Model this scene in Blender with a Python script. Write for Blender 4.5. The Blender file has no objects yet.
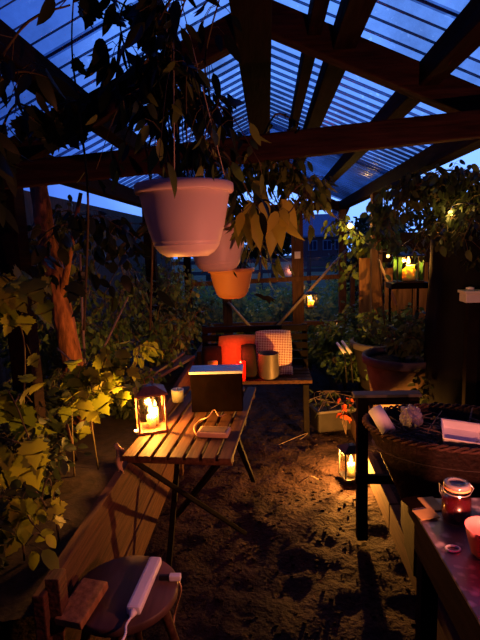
import bpy, bmesh, math, random
from mathutils import Vector, Matrix, Euler
random.seed(7)
PI = math.pi
sc = bpy.context.scene
C = sc.collection
V = Vector

# ------------------------------------------------------------------ camera
F = 480.0
PITCH, YAW, ROLL = math.radians(8.77), math.radians(3.6), math.radians(-2.0)
EYE = V((0, 0, 1.5))
cam_d = bpy.data.cameras.new('camera'); cam = bpy.data.objects.new('camera', cam_d); C.objects.link(cam)
CM = Matrix.Rotation(YAW, 4, 'Z') @ Matrix.Rotation(PI/2 - PITCH, 4, 'X') @ Matrix.Rotation(ROLL, 4, 'Z')
cam.matrix_world = Matrix.Translation(EYE) @ CM
cam_d.sensor_fit = 'VERTICAL'; cam_d.sensor_height = 36; cam_d.lens = 36*F/640
cam_d.clip_start = 0.02; cam_d.clip_end = 300
sc.camera = cam
R3 = CM.to_3x3()
def ray(px, py): return R3 @ V(((px-240)/F, (320-py)/F, -1))
def AY(px, py, y): d = ray(px, py); return EYE + d*(y/d.y)          # point seen there at distance y down the aisle
def AZ(px, py, z): d = ray(px, py); return EYE + d*((z-EYE.z)/d.z)  # point seen there at height z

# ------------------------------------------------------------------ materials
def nt(name):
    m = bpy.data.materials.new(name); m.use_nodes = True
    n = m.node_tree.nodes; n.clear()
    return m, n, m.node_tree.links
def out(n, l, s):
    o = n.new('ShaderNodeOutputMaterial'); l.new(s, o.inputs[0]); return o
def plain(name, col, rough=0.6, metal=0.0, var=0.25, scale=12, bump=0.0, spec=0.3, stretch=None, trans=0.0):
    m, n, l = nt(name)
    b = n.new('ShaderNodeBsdfPrincipled'); b.inputs['Roughness'].default_value = rough
    b.inputs['Metallic'].default_value = metal; b.inputs['Specular IOR Level'].default_value = spec
    tc = n.new('ShaderNodeTexCoord'); mp = n.new('ShaderNodeMapping')
    l.new(tc.outputs['Object'], mp.inputs[0])
    if stretch: mp.inputs['Scale'].default_value = stretch
    nz = n.new('ShaderNodeTexNoise'); nz.inputs['Scale'].default_value = scale; nz.inputs['Detail'].default_value = 6
    l.new(mp.outputs[0], nz.inputs['Vector'])
    r = n.new('ShaderNodeValToRGB')
    r.color_ramp.elements[0].position = .3; r.color_ramp.elements[1].position = .7
    r.color_ramp.elements[0].color = [c*(1-var) for c in col[:3]] + [1]
    r.color_ramp.elements[1].color = [min(1, c*(1+var)) for c in col[:3]] + [1]
    l.new(nz.outputs[0], r.inputs[0]); l.new(r.outputs[0], b.inputs['Base Color'])
    if bump:
        bp = n.new('ShaderNodeBump'); bp.inputs['Strength'].default_value = bump; bp.inputs['Distance'].default_value = .02
        l.new(nz.outputs[0], bp.inputs['Height']); l.new(bp.outputs[0], b.inputs['Normal'])
    s = b.outputs[0]
    if trans:
        t = n.new('ShaderNodeBsdfTranslucent'); l.new(r.outputs[0], t.inputs[0])
        mx = n.new('ShaderNodeMixShader'); mx.inputs[0].default_value = trans
        l.new(s, mx.inputs[1]); l.new(t.outputs[0], mx.inputs[2]); s = mx.outputs[0]
    out(n, l, s); return m
def leafmat(name, a, b_, trans=.35, rough=.5):
    m, n, l = nt(name)
    g = n.new('ShaderNodeNewGeometry'); r = n.new('ShaderNodeValToRGB')
    r.color_ramp.elements[0].color = (*a, 1); r.color_ramp.elements[1].color = (*b_, 1)
    l.new(g.outputs['Random Per Island'], r.inputs[0])
    b = n.new('ShaderNodeBsdfPrincipled'); b.inputs['Roughness'].default_value = rough; b.inputs['Specular IOR Level'].default_value = .25
    t = n.new('ShaderNodeBsdfTranslucent'); l.new(r.outputs[0], t.inputs[0]); l.new(r.outputs[0], b.inputs['Base Color'])
    mx = n.new('ShaderNodeMixShader'); mx.inputs[0].default_value = trans
    l.new(b.outputs[0], mx.inputs[1]); l.new(t.outputs[0], mx.inputs[2]); out(n, l, mx.outputs[0]); return m
def emit(name, col, s):
    m, n, l = nt(name); e = n.new('ShaderNodeEmission'); e.inputs[0].default_value = (*col, 1); e.inputs[1].default_value = s
    t = n.new('ShaderNodeBsdfTransparent'); a = n.new('ShaderNodeAddShader'); l.new(e.outputs[0], a.inputs[0]); l.new(t.outputs[0], a.inputs[1])
    out(n, l, a.outputs[0]); return m      # a flame gives light and hides nothing
def pane(name, tint=(1, 1, 1), gloss=.06, haze=0.0):
    m, n, l = nt(name)
    t = n.new('ShaderNodeBsdfTransparent'); t.inputs[0].default_value = (*tint, 1)
    g = n.new('ShaderNodeBsdfGlossy'); g.inputs['Roughness'].default_value = .08
    mx = n.new('ShaderNodeMixShader'); mx.inputs[0].default_value = gloss
    l.new(t.outputs[0], mx.inputs[1]); l.new(g.outputs[0], mx.inputs[2]); s = mx.outputs[0]
    if haze:
        d = n.new('ShaderNodeBsdfTranslucent'); d.inputs[0].default_value = (.8, .85, .85, 1)
        nz = n.new('ShaderNodeTexNoise'); nz.inputs['Scale'].default_value = 3
        mt = n.new('ShaderNodeMath'); mt.operation = 'MULTIPLY'; mt.inputs[1].default_value = haze*2
        l.new(nz.outputs[0], mt.inputs[0])
        m2 = n.new('ShaderNodeMixShader'); l.new(mt.outputs[0], m2.inputs[0]); l.new(s, m2.inputs[1]); l.new(d.outputs[0], m2.inputs[2]); s = m2.outputs[0]
    out(n, l, s); return m

M = {}
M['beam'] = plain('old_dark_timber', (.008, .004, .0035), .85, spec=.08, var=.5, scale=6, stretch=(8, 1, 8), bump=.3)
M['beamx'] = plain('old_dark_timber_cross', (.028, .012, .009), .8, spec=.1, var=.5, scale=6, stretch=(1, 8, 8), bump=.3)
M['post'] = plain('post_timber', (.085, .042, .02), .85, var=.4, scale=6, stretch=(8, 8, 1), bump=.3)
M['plank'] = plain('bed_plank', (.065, .027, .014), .85, var=.5, scale=5, stretch=(10, 1, 14), bump=.3)
M['slat'] = plain('table_slat', (.085, .038, .017), .65, var=.4, scale=5, stretch=(12, 1, 12), bump=.15, spec=.12)
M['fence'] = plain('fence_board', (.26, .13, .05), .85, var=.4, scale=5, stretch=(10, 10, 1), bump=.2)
M['greywood'] = plain('weathered_grey_wood', (.11, .10, .11), .9, var=.3, scale=6, bump=.2)
M['black'] = plain('black_metal', (.02, .019, .02), .45, .3, var=.2)
M['blackwood'] = plain('black_wood', (.008, .006, .006), .7, spec=.05, var=.3)
M['darkbox'] = plain('brown_card', (.0045, .0025, .0016), .9, spec=0, var=.3)
M['lid'] = plain('pale_grey_lid', (.6, .64, .7), .35, var=.12)
M['white'] = plain('white_plastic', (.85, .85, .88), .35, var=.04)
M['cream'] = plain('cream_plastic', (.6, .36, .2), .4, var=.08)
def waxmat():
    m, n, l = nt('candle_wax'); b = n.new('ShaderNodeBsdfPrincipled'); b.inputs['Base Color'].default_value = (.92, .8, .55, 1)
    b.inputs['Subsurface Weight'].default_value = 1; b.inputs['Subsurface Radius'].default_value = (1, .8, .45); b.inputs['Subsurface Scale'].default_value = .06
    b.inputs['Roughness'].default_value = .45; out(n, l, b.outputs[0]); return m
M['wax'] = waxmat()
M['redwax'] = plain('red_candle_glass', (.75, .05, .04), .3, var=.05, trans=.6)
M['pot'] = plain('pale_pot_plastic', (.92, .74, .66), .42, var=.05, scale=3, spec=.4, trans=.12)
M['terra'] = plain('orange_pot', (.92, .40, .13), .5, var=.08, scale=4, trans=.1)
M['clay'] = plain('worn_clay_tub', (.15, .09, .06), .8, var=.35, scale=9, bump=.15)
M['claydark'] = plain('dark_tub', (.022, .018, .017), .7, var=.3, scale=9)
M['wicker'] = plain('dark_wicker', (.022, .010, .008), .65, var=.5, scale=60, bump=.5)
M['wickerrim'] = plain('wicker_rim', (.085, .038, .028), .8, var=.5, scale=60, bump=.5)
M['tin'] = plain('brushed_tin', (.14, .12, .115), .45, .4, var=.12, scale=20)
M['steel'] = plain('steel', (.6, .6, .62), .3, .9, var=.1)
M['orangecloth'] = plain('ochre_cushion_cloth', (.62, .26, .08), .9, var=.12, scale=40, bump=.15)
M['darkcloth'] = plain('dark_cloth', (.012, .007, .007), .95, var=.3)
M['bark'] = plain('red_brown_bark', (.16, .055, .03), .95, var=.8, scale=14, stretch=(2, 2, .6), bump=.9)
M['stem'] = plain('green_brown_stem', (.09, .07, .03), .8)
M['palestick'] = plain('pale_bamboo', (.42, .34, .2), .6, var=.2)
M['string'] = plain('pale_twine', (.5, .42, .33), .8)
M['dry'] = plain('dry_stalks', (.16, .11, .09), .9, var=.4, scale=30)
M['paper'] = plain('white_paper', (.8, .76, .82), .8, var=.06)
M['yellowcard'] = plain('yellow_card', (.3, .2, .06), .8)
M['yellowcup'] = plain('yellow_cup', (.75, .45, .05), .5, trans=.2)
M['darkred'] = plain('dark_red_preserve', (.035, .002, .003), .25, var=.3, spec=.5)
M['tarp'] = plain('dark_tarp', (.007, .007, .008), .85, spec=.05, var=.3, scale=4, bump=.2)
M['rooftile'] = plain('slate_roof', (.55, .58, .68), .7, var=.2, scale=10)
M['redwall'] = plain('falu_red_cladding', (.5, .2, .16), .8, var=.2, scale=3, stretch=(20, 20, 1))
M['whitepaint'] = plain('white_paint', (.75, .76, .8), .6, var=.05)
M['sheet'] = plain('bird_black', (.004, .004, .004), .7)
M['flame'] = emit('candle_flame', (1.0, .46, .10), 6)
M['flame2'] = emit('candle_flame_small', (1.0, .46, .10), 5)
M['bulb'] = emit('warm_bulb', (1.0, .52, .10), 5)
M['redglow'] = emit('red_flame', (1.0, .12, .04), 8)
M['rust'] = plain('rusty_metal', (.22, .09, .05), .5, .3, var=.4, scale=30)
M['glass'] = pane('lantern_glass', (1, .98, .94), .05)
M['glassjar'] = pane('jar_glass', (.9, .85, .85), .14)
M['greenglass'] = pane('green_glass', (.08, .32, .06), .05, haze=.2)
M['window'] = pane('wall_glazing', (.92, .97, .97), .012, haze=.012)
L = {
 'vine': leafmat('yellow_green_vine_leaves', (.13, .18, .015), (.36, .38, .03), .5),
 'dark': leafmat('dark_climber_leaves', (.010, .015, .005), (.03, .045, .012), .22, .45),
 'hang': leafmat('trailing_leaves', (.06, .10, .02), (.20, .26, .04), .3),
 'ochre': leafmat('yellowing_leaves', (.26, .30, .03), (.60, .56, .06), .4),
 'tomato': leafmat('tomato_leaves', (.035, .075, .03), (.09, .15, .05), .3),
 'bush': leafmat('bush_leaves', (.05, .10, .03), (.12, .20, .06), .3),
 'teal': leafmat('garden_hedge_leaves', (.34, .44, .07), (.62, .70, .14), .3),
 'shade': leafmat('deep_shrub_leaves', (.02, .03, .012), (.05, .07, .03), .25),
}

# red-and-white gingham
def gingham():
    m, n, l = nt('red_white_check')
    tc = n.new('ShaderNodeTexCoord'); ck = n.new('ShaderNodeTexChecker'); ck.inputs['Scale'].default_value = 105
    mp = n.new('ShaderNodeMapping'); mp.inputs['Rotation'].default_value = (0, PI/4, 0)
    l.new(tc.outputs['Object'], mp.inputs[0]); mp.inputs['Scale'].default_value = (1, .001, 1)
    l.new(mp.outputs[0], ck.inputs['Vector'])
    ck.inputs['Color1'].default_value = (.9, .82, .8, 1); ck.inputs['Color2'].default_value = (.28, .01, .02, 1)
    b = n.new('ShaderNodeBsdfPrincipled'); b.inputs['Roughness'].default_value = .9
    l.new(ck.outputs[0], b.inputs['Base Color']); out(n, l, b.outputs[0]); return m
M['check'] = gingham()
def oilcloth():
    m, n, l = nt('flowered_oilcloth')
    tc = n.new('ShaderNodeTexCoord'); vo = n.new('ShaderNodeTexVoronoi'); vo.inputs['Scale'].default_value = 32
    nz = n.new('ShaderNodeTexNoise'); nz.inputs['Scale'].default_value = 45; nz.inputs['Detail'].default_value = 4
    l.new(tc.outputs['Object'], vo.inputs['Vector']); l.new(tc.outputs['Object'], nz.inputs['Vector'])
    ad = n.new('ShaderNodeMath'); ad.operation = 'MULTIPLY'; l.new(vo.outputs[0], ad.inputs[0]); l.new(nz.outputs[0], ad.inputs[1])
    r = n.new('ShaderNodeValToRGB'); e = r.color_ramp.elements
    e[0].position = .08; e[0].color = (.32, .25, .26, 1); e[1].position = .22; e[1].color = (.08, .045, .055, 1)
    l.new(ad.outputs[0], r.inputs[0])
    b = n.new('ShaderNodeBsdfPrincipled'); b.inputs['Roughness'].default_value = .35
    l.new(r.outputs[0], b.inputs['Base Color']); out(n, l, b.outputs[0]); return m
M['oilcloth'] = oilcloth()
def soil():
    m, n, l = nt('trodden_soil')
    tc = n.new('ShaderNodeTexCoord')
    n1 = n.new('ShaderNodeTexNoise'); n1.inputs['Scale'].default_value = 3.2; n1.inputs['Detail'].default_value = 10; n1.inputs['Roughness'].default_value = .65
    n2 = n.new('ShaderNodeTexNoise'); n2.inputs['Scale'].default_value = 38; n2.inputs['Detail'].default_value = 8
    vo = n.new('ShaderNodeTexVoronoi'); vo.inputs['Scale'].default_value = 55
    for x in (n1, n2, vo): l.new(tc.outputs['Object'], x.inputs['Vector'])
    r = n.new('ShaderNodeValToRGB'); e = r.color_ramp.elements
    e[0].position = .3; e[0].color = (.007, .004, .005, 1); e[1].position = .72; e[1].color = (.046, .025, .025, 1)
    l.new(n1.outputs[0], r.inputs[0])
    r2 = n.new('ShaderNodeValToRGB'); e = r2.color_ramp.elements
    e[0].position = .0; e[0].color = (1, 1, 1, 1); e[1].position = .12; e[1].color = (0, 0, 0, 1)
    l.new(vo.outputs[0], r2.inputs[0])
    mx = n.new('ShaderNodeMixRGB'); mx.inputs[2].default_value = (.10, .065, .055, 1)
    ml = n.new('ShaderNodeMath'); ml.operation = 'MULTIPLY'; ml.inputs[1].default_value = .7
    l.new(r2.outputs[0], ml.inputs[0]); l.new(ml.outputs[0], mx.inputs[0]); l.new(r.outputs[0], mx.inputs[1])
    b = n.new('ShaderNodeBsdfPrincipled'); b.inputs['Roughness'].default_value = .92; b.inputs['Specular IOR Level'].default_value = .15
    l.new(mx.outputs[0], b.inputs['Base Color'])
    sm = n.new('ShaderNodeMath'); sm.operation = 'ADD'; l.new(n1.outputs[0], sm.inputs[0])
    m3 = n.new('ShaderNodeMath'); m3.operation = 'MULTIPLY'; m3.inputs[1].default_value = .5; l.new(n2.outputs[0], m3.inputs[0]); l.new(m3.outputs[0], sm.inputs[1])
    bp = n.new('ShaderNodeBump'); bp.inputs['Strength'].default_value = .9; bp.inputs['Distance'].default_value = .04
    l.new(sm.outputs[0], bp.inputs['Height']); l.new(bp.outputs[0], b.inputs['Normal'])
    out(n, l, b.outputs[0]); return m
M['soil'] = soil()
def roofsheet():
    m, n, l = nt('corrugated_clear_plastic')
    tc = n.new('ShaderNodeTexCoord')
    t = n.new('ShaderNodeBsdfTransparent'); t.inputs[0].default_value = (.46, .57, .72, 1)
    tr = n.new('ShaderNodeBsdfTranslucent'); tr.inputs[0].default_value = (.38, .43, .52, 1)
    g = n.new('ShaderNodeBsdfGlossy'); g.inputs['Roughness'].default_value = .2; g.inputs[0].default_value = (.5, .5, .5, 1)
    lw = n.new('ShaderNodeLayerWeight'); lw.inputs[0].default_value = .45
    rp = n.new('ShaderNodeValToRGB'); e = rp.color_ramp.elements
    e[0].position = .30; e[0].color = (.05, .05, .05, 1); e[1].position = .98; e[1].color = (.97, .97, .97, 1)
    l.new(lw.outputs['Facing'], rp.inputs[0])
    # grime film and dried drops
    nz = n.new('ShaderNodeTexNoise'); nz.inputs['Scale'].default_value = 2.5; nz.inputs['Detail'].default_value = 8
    n2 = n.new('ShaderNodeTexNoise'); n2.inputs['Scale'].default_value = 34; n2.inputs['Detail'].default_value = 3
    l.new(tc.outputs['Object'], nz.inputs['Vector']); l.new(tc.outputs['Object'], n2.inputs['Vector'])
    r2 = n.new('ShaderNodeValToRGB'); e = r2.color_ramp.elements
    e[0].position = .64; e[0].color = (0, 0, 0, 1); e[1].position = .70; e[1].color = (1, 1, 1, 1)
    l.new(n2.outputs[0], r2.inputs[0])
    dark = n.new('ShaderNodeBsdfDiffuse'); dark.inputs[0].default_value = (.02, .02, .022, 1)
    md = n.new('ShaderNodeMixShader'); md.inputs[0].default_value = .62
    l.new(tr.outputs[0], md.inputs[1]); l.new(dark.outputs[0], md.inputs[2])
    a = n.new('ShaderNodeMixShader'); l.new(rp.outputs[0], a.inputs[0]); l.new(t.outputs[0], a.inputs[1]); l.new(md.outputs[0], a.inputs[2])
    mm = n.new('ShaderNodeMath'); mm.operation = 'MULTIPLY'; l.new(r2.outputs[0], mm.inputs[0]); l.new(nz.outputs[0], mm.inputs[1])
    drop = n.new('ShaderNodeBsdfTransparent'); drop.inputs[0].default_value = (.85, .9, .95, 1)
    b = n.new('ShaderNodeMixShader'); l.new(mm.outputs[0], b.inputs[0]); l.new(a.outputs[0], b.inputs[1]); l.new(drop.outputs[0], b.inputs[2])
    gr = n.new('ShaderNodeTexNoise'); gr.inputs['Scale'].default_value = 1.3; gr.inputs['Detail'].default_value = 9; gr.inputs['Roughness'].default_value = .7
    l.new(tc.outputs['Object'], gr.inputs['Vector'])
    r3 = n.new('ShaderNodeValToRGB'); e = r3.color_ramp.elements
    e[0].position = .42; e[0].color = (0, 0, 0, 1); e[1].position = .72; e[1].color = (.7, .7, .7, 1); l.new(gr.outputs[0], r3.inputs[0])
    b2 = n.new('ShaderNodeMixShader'); l.new(r3.outputs[0], b2.inputs[0]); l.new(b.outputs[0], b2.inputs[1]); l.new(dark.outputs[0], b2.inputs[2]); b = b2
    c = n.new('ShaderNodeMixShader'); c.inputs[0].default_value = .04; l.new(b.outputs[0], c.inputs[1]); l.new(g.outputs[0], c.inputs[2])
    out(n, l, c.outputs[0]); return m
M['roof'] = roofsheet()

# ------------------------------------------------------------------ mesh helpers
class MB:
    def __init__(s): s.v, s.f, s.smooth = [], [], []
    def add(s, vs, fs, sm=False):
        k = len(s.v); s.v += [tuple(v) for v in vs]; s.f += [tuple(i+k for i in f) for f in fs]; s.smooth += [sm]*len(fs)
        return s
    def box(s, c, size, rot=None, bevel=.0):
        bm = bmesh.new(); bmesh.ops.create_cube(bm, size=1)
        for v in bm.verts: v.co = V((v.co.x*size[0], v.co.y*size[1], v.co.z*size[2]))
        if bevel: bmesh.ops.bevel(bm, geom=bm.edges[:], offset=bevel, segments=2, affect='EDGES', profile=.6)
        mt = (rot.to_4x4() if rot else Matrix.Identity(4)); c = V(c)
        bm.verts.index_update()
        s.add([mt @ v.co + c for v in bm.verts], [[v.index for v in f.verts] for f in bm.faces]); bm.free(); return s
    def bar(s, a, b, w, h, bevel=.003, up=V((0, 0, 1))):
        a, b = V(a), V(b); d = b-a; y = d.normalized()
        x = y.cross(up).normalized() if abs(y.dot(up)) < .999 else V((1, 0, 0)); z = x.cross(y)
        return s.box((a+b)/2, (w, d.length, h), Matrix((x, y, z)).transposed(), bevel)
    def tube(s, pts, r, n=8, r2=None, caps=True):
        pts = [V(p) for p in pts]; N = len(pts); vs, fs = [], []
        ref = V((.3, .2, 1)).normalized()
        for i, p in enumerate(pts):
            d = (pts[min(i+1, N-1)] - pts[max(i-1, 0)]).normalized()
            x = d.cross(ref)
            if x.length < .05: x = d.cross(V((1, 0, 0)))
            x.normalize(); y = d.cross(x)
            if callable(r): rr = r(i/(N-1))
            else: rr = r if r2 is None else r + (r2-r)*i/(N-1)
            for k in range(n):
                a = 2*PI*k/n; vs.append(p + (x*math.cos(a)+y*math.sin(a))*rr)
        for i in range(N-1):
            for k in range(n): fs.append((i*n+k, i*n+(k+1) % n, (i+1)*n+(k+1) % n, (i+1)*n+k))
        if caps: fs += [tuple(range(n))[::-1], tuple(range((N-1)*n, N*n))]
        return s.add(vs, fs, True)
    def lathe(s, prof, c=(0, 0, 0), n=40, sx=1, sy=1):
        c = V(c); vs, fs = [], []
        for (r, z) in prof:
            for k in range(n):
                a = 2*PI*k/n; vs.append(c + V((max(r, 1e-4)*math.cos(a)*sx, max(r, 1e-4)*math.sin(a)*sy, z)))
        for i in range(len(prof)-1):
            for k in range(n): fs.append((i*n+k, i*n+(k+1) % n, (i+1)*n+(k+1) % n, (i+1)*n+k))
        return s.add(vs, fs, True)
    def build(s, name, mat, parent=None, kind=None, bevel=None):
        me = bpy.data.meshes.new(name); me.from_pydata(s.v, [], s.f); me.materials.append(mat)
        me.polygons.foreach_set('use_smooth', s.smooth)
        bm = bmesh.new(); bm.from_mesh(me)
        if len(bm.faces) < 5000: bmesh.ops.recalc_face_normals(bm, faces=bm.faces[:])
        bm.to_mesh(me); bm.free()
        o = bpy.data.objects.new(name, me); C.objects.link(o)
        if parent: o.parent = parent
        if kind: o['kind'] = kind
        return o
def tag(o, label, cat, group=None, kind=None):
    o['label'] = label; o['category'] = cat
    if group: o['group'] = group
    if kind: o['kind'] = kind
    return o
def thing(name, label, cat, loc=(0, 0, 0), rz=0, group=None):
    o = bpy.data.objects.new(name, None); C.objects.link(o); o.location = loc; o.rotation_euler = (0, 0, rz)
    o.empty_display_size = .05
    return tag(o, label, cat, group)
def dup(root, loc, label, rz=0, sc_=1.0):
    r = root.copy(); C.objects.link(r); r.location = loc; r.rotation_euler = (0, 0, rz); r.scale = (sc_,)*3; r['label'] = label
    def rec(src, dst):
        for ch in list(src.children):
            c = ch.copy(); C.objects.link(c); c.parent = dst; rec(ch, c)
    rec(root, r); return r
def lamp(loc, col, w, r=.012, name='candle_light', parent=None):
    d = bpy.data.lights.new(name, 'POINT'); d.color = col; d.energy = w; d.shadow_soft_size = r
    o = bpy.data.objects.new(name, d); C.objects.link(o); o.location = loc
    if parent: o.parent = parent
    return o

# ------------------------------------------------------------------ leaves
SHAPES = {}
def outline(half):      # half outline (x, y) from base to tip, mirrored; centre rib folded
    return half
SHAPES['lance'] = [(0, 0), (.10, .12), (.16, .32), (.15, .55), (.09, .8), (0, 1)]
SHAPES['oval'] = [(0, 0), (.2, .12), (.3, .38), (.26, .65), (.13, .88), (0, 1)]
SHAPES['lobed'] = [(0, .04), (.08, -.06), (.22, -.12), (.27, -.03), (.38, -.02), (.33, .09), (.40, .17), (.50, .22), (.43, .29), (.52, .40), (.40, .41), (.36, .47), (.22, .42), (.28, .56), (.20, .62), (.22, .72), (.12, .80), (0, 1)]
SHAPES['heart'] = [(0, .06), (.2, -.04), (.4, .1), (.42, .34), (.3, .62), (.12, .86), (0, 1)]
SHAPES['drop'] = [(0, 0), (.11, .06), (.19, .2), (.20, .38), (.15, .6), (.07, .82), (0, 1)]
SHAPES['tiny'] = [(0, 0), (.24, .4), (0, 1)]
def add_leaf(mb, p, d, nrm, size, shape, curl=.25, fold=.25):
    d = d.normalized(); x = d.cross(nrm)
    if x.length < .05: x = d.cross(V((.3, .8, .5)))
    x.normalize(); n = x.cross(d)
    h = SHAPES[shape]; k = len(h)
    vs = []
    for (a, b) in h:      # rib point, right point, left point
        z = -curl*b*b
        rib = p + d*(b*size) + n*(z*size)
        vs.append(rib)
    for sgn in (1, -1):
        for (a, b) in h[1:-1]:
            z = -curl*b*b + fold*a
            vs.append(p + d*(b*size) + x*(sgn*a*size) + n*(z*size))
    fs = []
    m = k-2
    for si in range(2):
        o = k + si*m
        idx = [0] + [o+i for i in range(m)] + [k-1]
        for i in range(k-1):
            a_, b_ = idx[i], idx[i+1]
            q = [i, a_, b_, i+1]; q = list(dict.fromkeys(q))
            if len(q) >= 3: fs.append(q if si == 0 else q[::-1])
    mb.add(vs, fs, True)
def rv(s=1.0): return V((random.uniform(-1, 1), random.uniform(-1, 1), random.uniform(-1, 1)))*s
def curve_pts(pts, n=6):        # catmull-rom
    P = [V(p) for p in pts]
    if len(P) < 3: return [P[0].lerp(P[-1], i/n) for i in range(n+1)]
    o = []
    for i in range(len(P)-1):
        p0, p1, p2, p3 = P[max(i-1, 0)], P[i], P[i+1], P[min(i+2, len(P)-1)]
        for k in range(n):
            t = k/n
            o.append(.5*((2*p1)+(-p0+p2)*t+(2*p0-5*p1+4*p2-p3)*t*t+(-p0+3*p1-3*p2+p3)*t**3))
    o.append(P[-1]); return o
def foliage_on(fm, sm, path, n, size, shape, reach=.08, droop=.6, face=None, thin=.0012, t0=.15):
    """leaves on short stalks along a stem"""
    N = len(path)-1
    for _ in range(n):
        t = random.uniform(t0, 1)*N; i = min(int(t), N-1); p = path[i].lerp(path[i+1], t-i)
        off = rv(1); off.z = off.z*.5 - droop*.2
        off = off.normalized()*random.uniform(.25, 1)*reach
        q = p + off
        if sm and reach > .04 and random.random() < .6: sm.tube([p, p+off*.5+V((0, 0, .15*reach)), q], thin, 4, caps=False)
        d = off.normalized()*.6 + V((0, 0, -droop)) + rv(.35)
        nr = rv(1) if face is None else face + rv(.55)
        if nr.length < .1: nr = V((0, 0, 1))
        add_leaf(fm, q, d, nr, size*random.uniform(.6, 1.25), shape, random.uniform(.0, .4), random.uniform(.05, .4))
def plant(name, label, cat, base, paths, n, size, shape, lm, reach=.08, droop=.6, r=.004, group=None, face=None, twig=True, stem_m='stem', t0=.15):
    base = V(base); root = thing(name, label, cat, base, 0, group)
    fm, sm = MB(), MB()
    for pth in paths:
        pp = [q - base for q in curve_pts(pth)]
        sm.tube(pp, r, 6, r*.4)
        foliage_on(fm, sm if twig else None, pp, n, size, shape, reach, droop, face, t0=t0)
    sm.build('stem', M[stem_m], root); fm.build('foliage', L[lm], root)
    return root
def bush_paths(base, w, h, k, lean=V((0, 0, 0))):
    base = V(base); o = []
    for i in range(k):
        a = random.uniform(0, 2*PI); r = random.uniform(.1, 1)**.6
        e = base + V((math.cos(a)*w*r, math.sin(a)*w*r, h*random.uniform(.55, 1)*(1.15-.4*r))) + lean
        m = base.lerp(e, .5) + V((-math.cos(a)*w*.12, -math.sin(a)*w*.12, h*.08)) + rv(.03)
        o.append([base + rv(.008)*V((1, 1, 0)).length, m, e])
    return o

# ------------------------------------------------------------------ world: dusk sky, a little brighter low in the far right
w = bpy.data.worlds.new('dusk_sky'); sc.world = w; w.use_nodes = True
n = w.node_tree.nodes; l = w.node_tree.links; n.clear()
tc = n.new('ShaderNodeTexCoord'); dt = n.new('ShaderNodeVectorMath'); dt.operation = 'DOT_PRODUCT'
dt.inputs[1].default_value = V((.10, .93, .33)).normalized()
l.new(tc.outputs['Generated'], dt.inputs[0])
nz = n.new('ShaderNodeTexNoise'); nz.inputs['Scale'].default_value = 3.5; nz.inputs['Detail'].default_value = 5
l.new(tc.outputs['Generated'], nz.inputs['Vector'])
ad = n.new('ShaderNodeMath'); ad.operation = 'MULTIPLY_ADD'; ad.inputs[1].default_value = .12; l.new(nz.outputs[0], ad.inputs[0]); l.new(dt.outputs['Value'], ad.inputs[2])
r = n.new('ShaderNodeValToRGB'); e = r.color_ramp.elements
e[0].position = .55; e[0].color = (.006, .019, .125, 1)
e[1].position = 1.04; e[1].color = (.20, .42, 1.15, 1)
x = r.color_ramp.elements.new(.86); x.color = (.016, .050, .30, 1)
x = r.color_ramp.elements.new(.95); x.color = (.08, .20, .75, 1)
l.new(ad.outputs[0], r.inputs[0])
bg = n.new('ShaderNodeBackground'); l.new(r.outputs[0], bg.inputs[0]); bg.inputs[1].default_value = 1.65
o = n.new('ShaderNodeOutputWorld'); l.new(bg.outputs[0], o.inputs[0])

# ------------------------------------------------------------------ ground
from mathutils import noise
def gz(x_, y): return .03*noise.noise(V((x_*2.2, y*2.2, 0))) + .022*noise.noise(V((x_*7, y*7, 3))) + .010*noise.noise(V((x_*17, y*17, 5))) - .02
def ground():
    mb = MB(); xs = [-2.0+i*.025 for i in range(161)]; ys = [-.6+i*.03 for i in range(245)]
    vs = []
    for y in ys:
        for x_ in xs:
            z = gz(x_, y)
            vs.append((x_, y, z))
    nx = len(xs); fs = [(j*nx+i, j*nx+i+1, (j+1)*nx+i+1, (j+1)*nx+i) for j in range(len(ys)-1) for i in range(nx-1)]
    mb.add(vs, fs, True); return mb.build('floor', M['soil'], kind='structure')
ground()
g = MB().box((0, 30, -.12), (90, 80, .1)).build('lawn_ground', plain('dusky_lawn', (.14, .15, .035), .95, var=.4, scale=2), kind='structure')

# ------------------------------------------------------------------ roof frame
H, S = .88, .45
def rz(x): return 1.5 + H - S*abs(x)
BACK = 6.3
st = lambda mb, name, m: mb.build(name, m, kind='structure')
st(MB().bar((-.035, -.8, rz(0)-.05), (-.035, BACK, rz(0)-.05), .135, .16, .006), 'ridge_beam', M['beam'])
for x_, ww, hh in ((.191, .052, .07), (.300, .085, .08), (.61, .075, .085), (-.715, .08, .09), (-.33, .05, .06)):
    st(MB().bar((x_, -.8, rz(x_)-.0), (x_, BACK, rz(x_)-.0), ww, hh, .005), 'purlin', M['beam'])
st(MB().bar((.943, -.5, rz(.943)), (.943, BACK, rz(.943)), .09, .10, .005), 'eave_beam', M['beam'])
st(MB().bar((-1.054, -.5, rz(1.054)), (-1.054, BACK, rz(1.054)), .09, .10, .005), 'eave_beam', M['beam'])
for yy in (1.96, 6.25):
    st(MB().bar((0, yy, rz(0)-.03), (1.02, yy, rz(1.02)-.03), .07, .105, .005), 'rafter', M['beamx'])
    st(MB().bar((0, yy, rz(0)-.03), (-1.12, yy, rz(1.12)-.03), .07, .105, .005), 'rafter', M['beamx'])
st(MB().bar((-1.05, 1.90, 1.80), (1.02, 1.90, 1.925), .055, .095, .006), 'collar_beam', M['beamx'])
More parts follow.
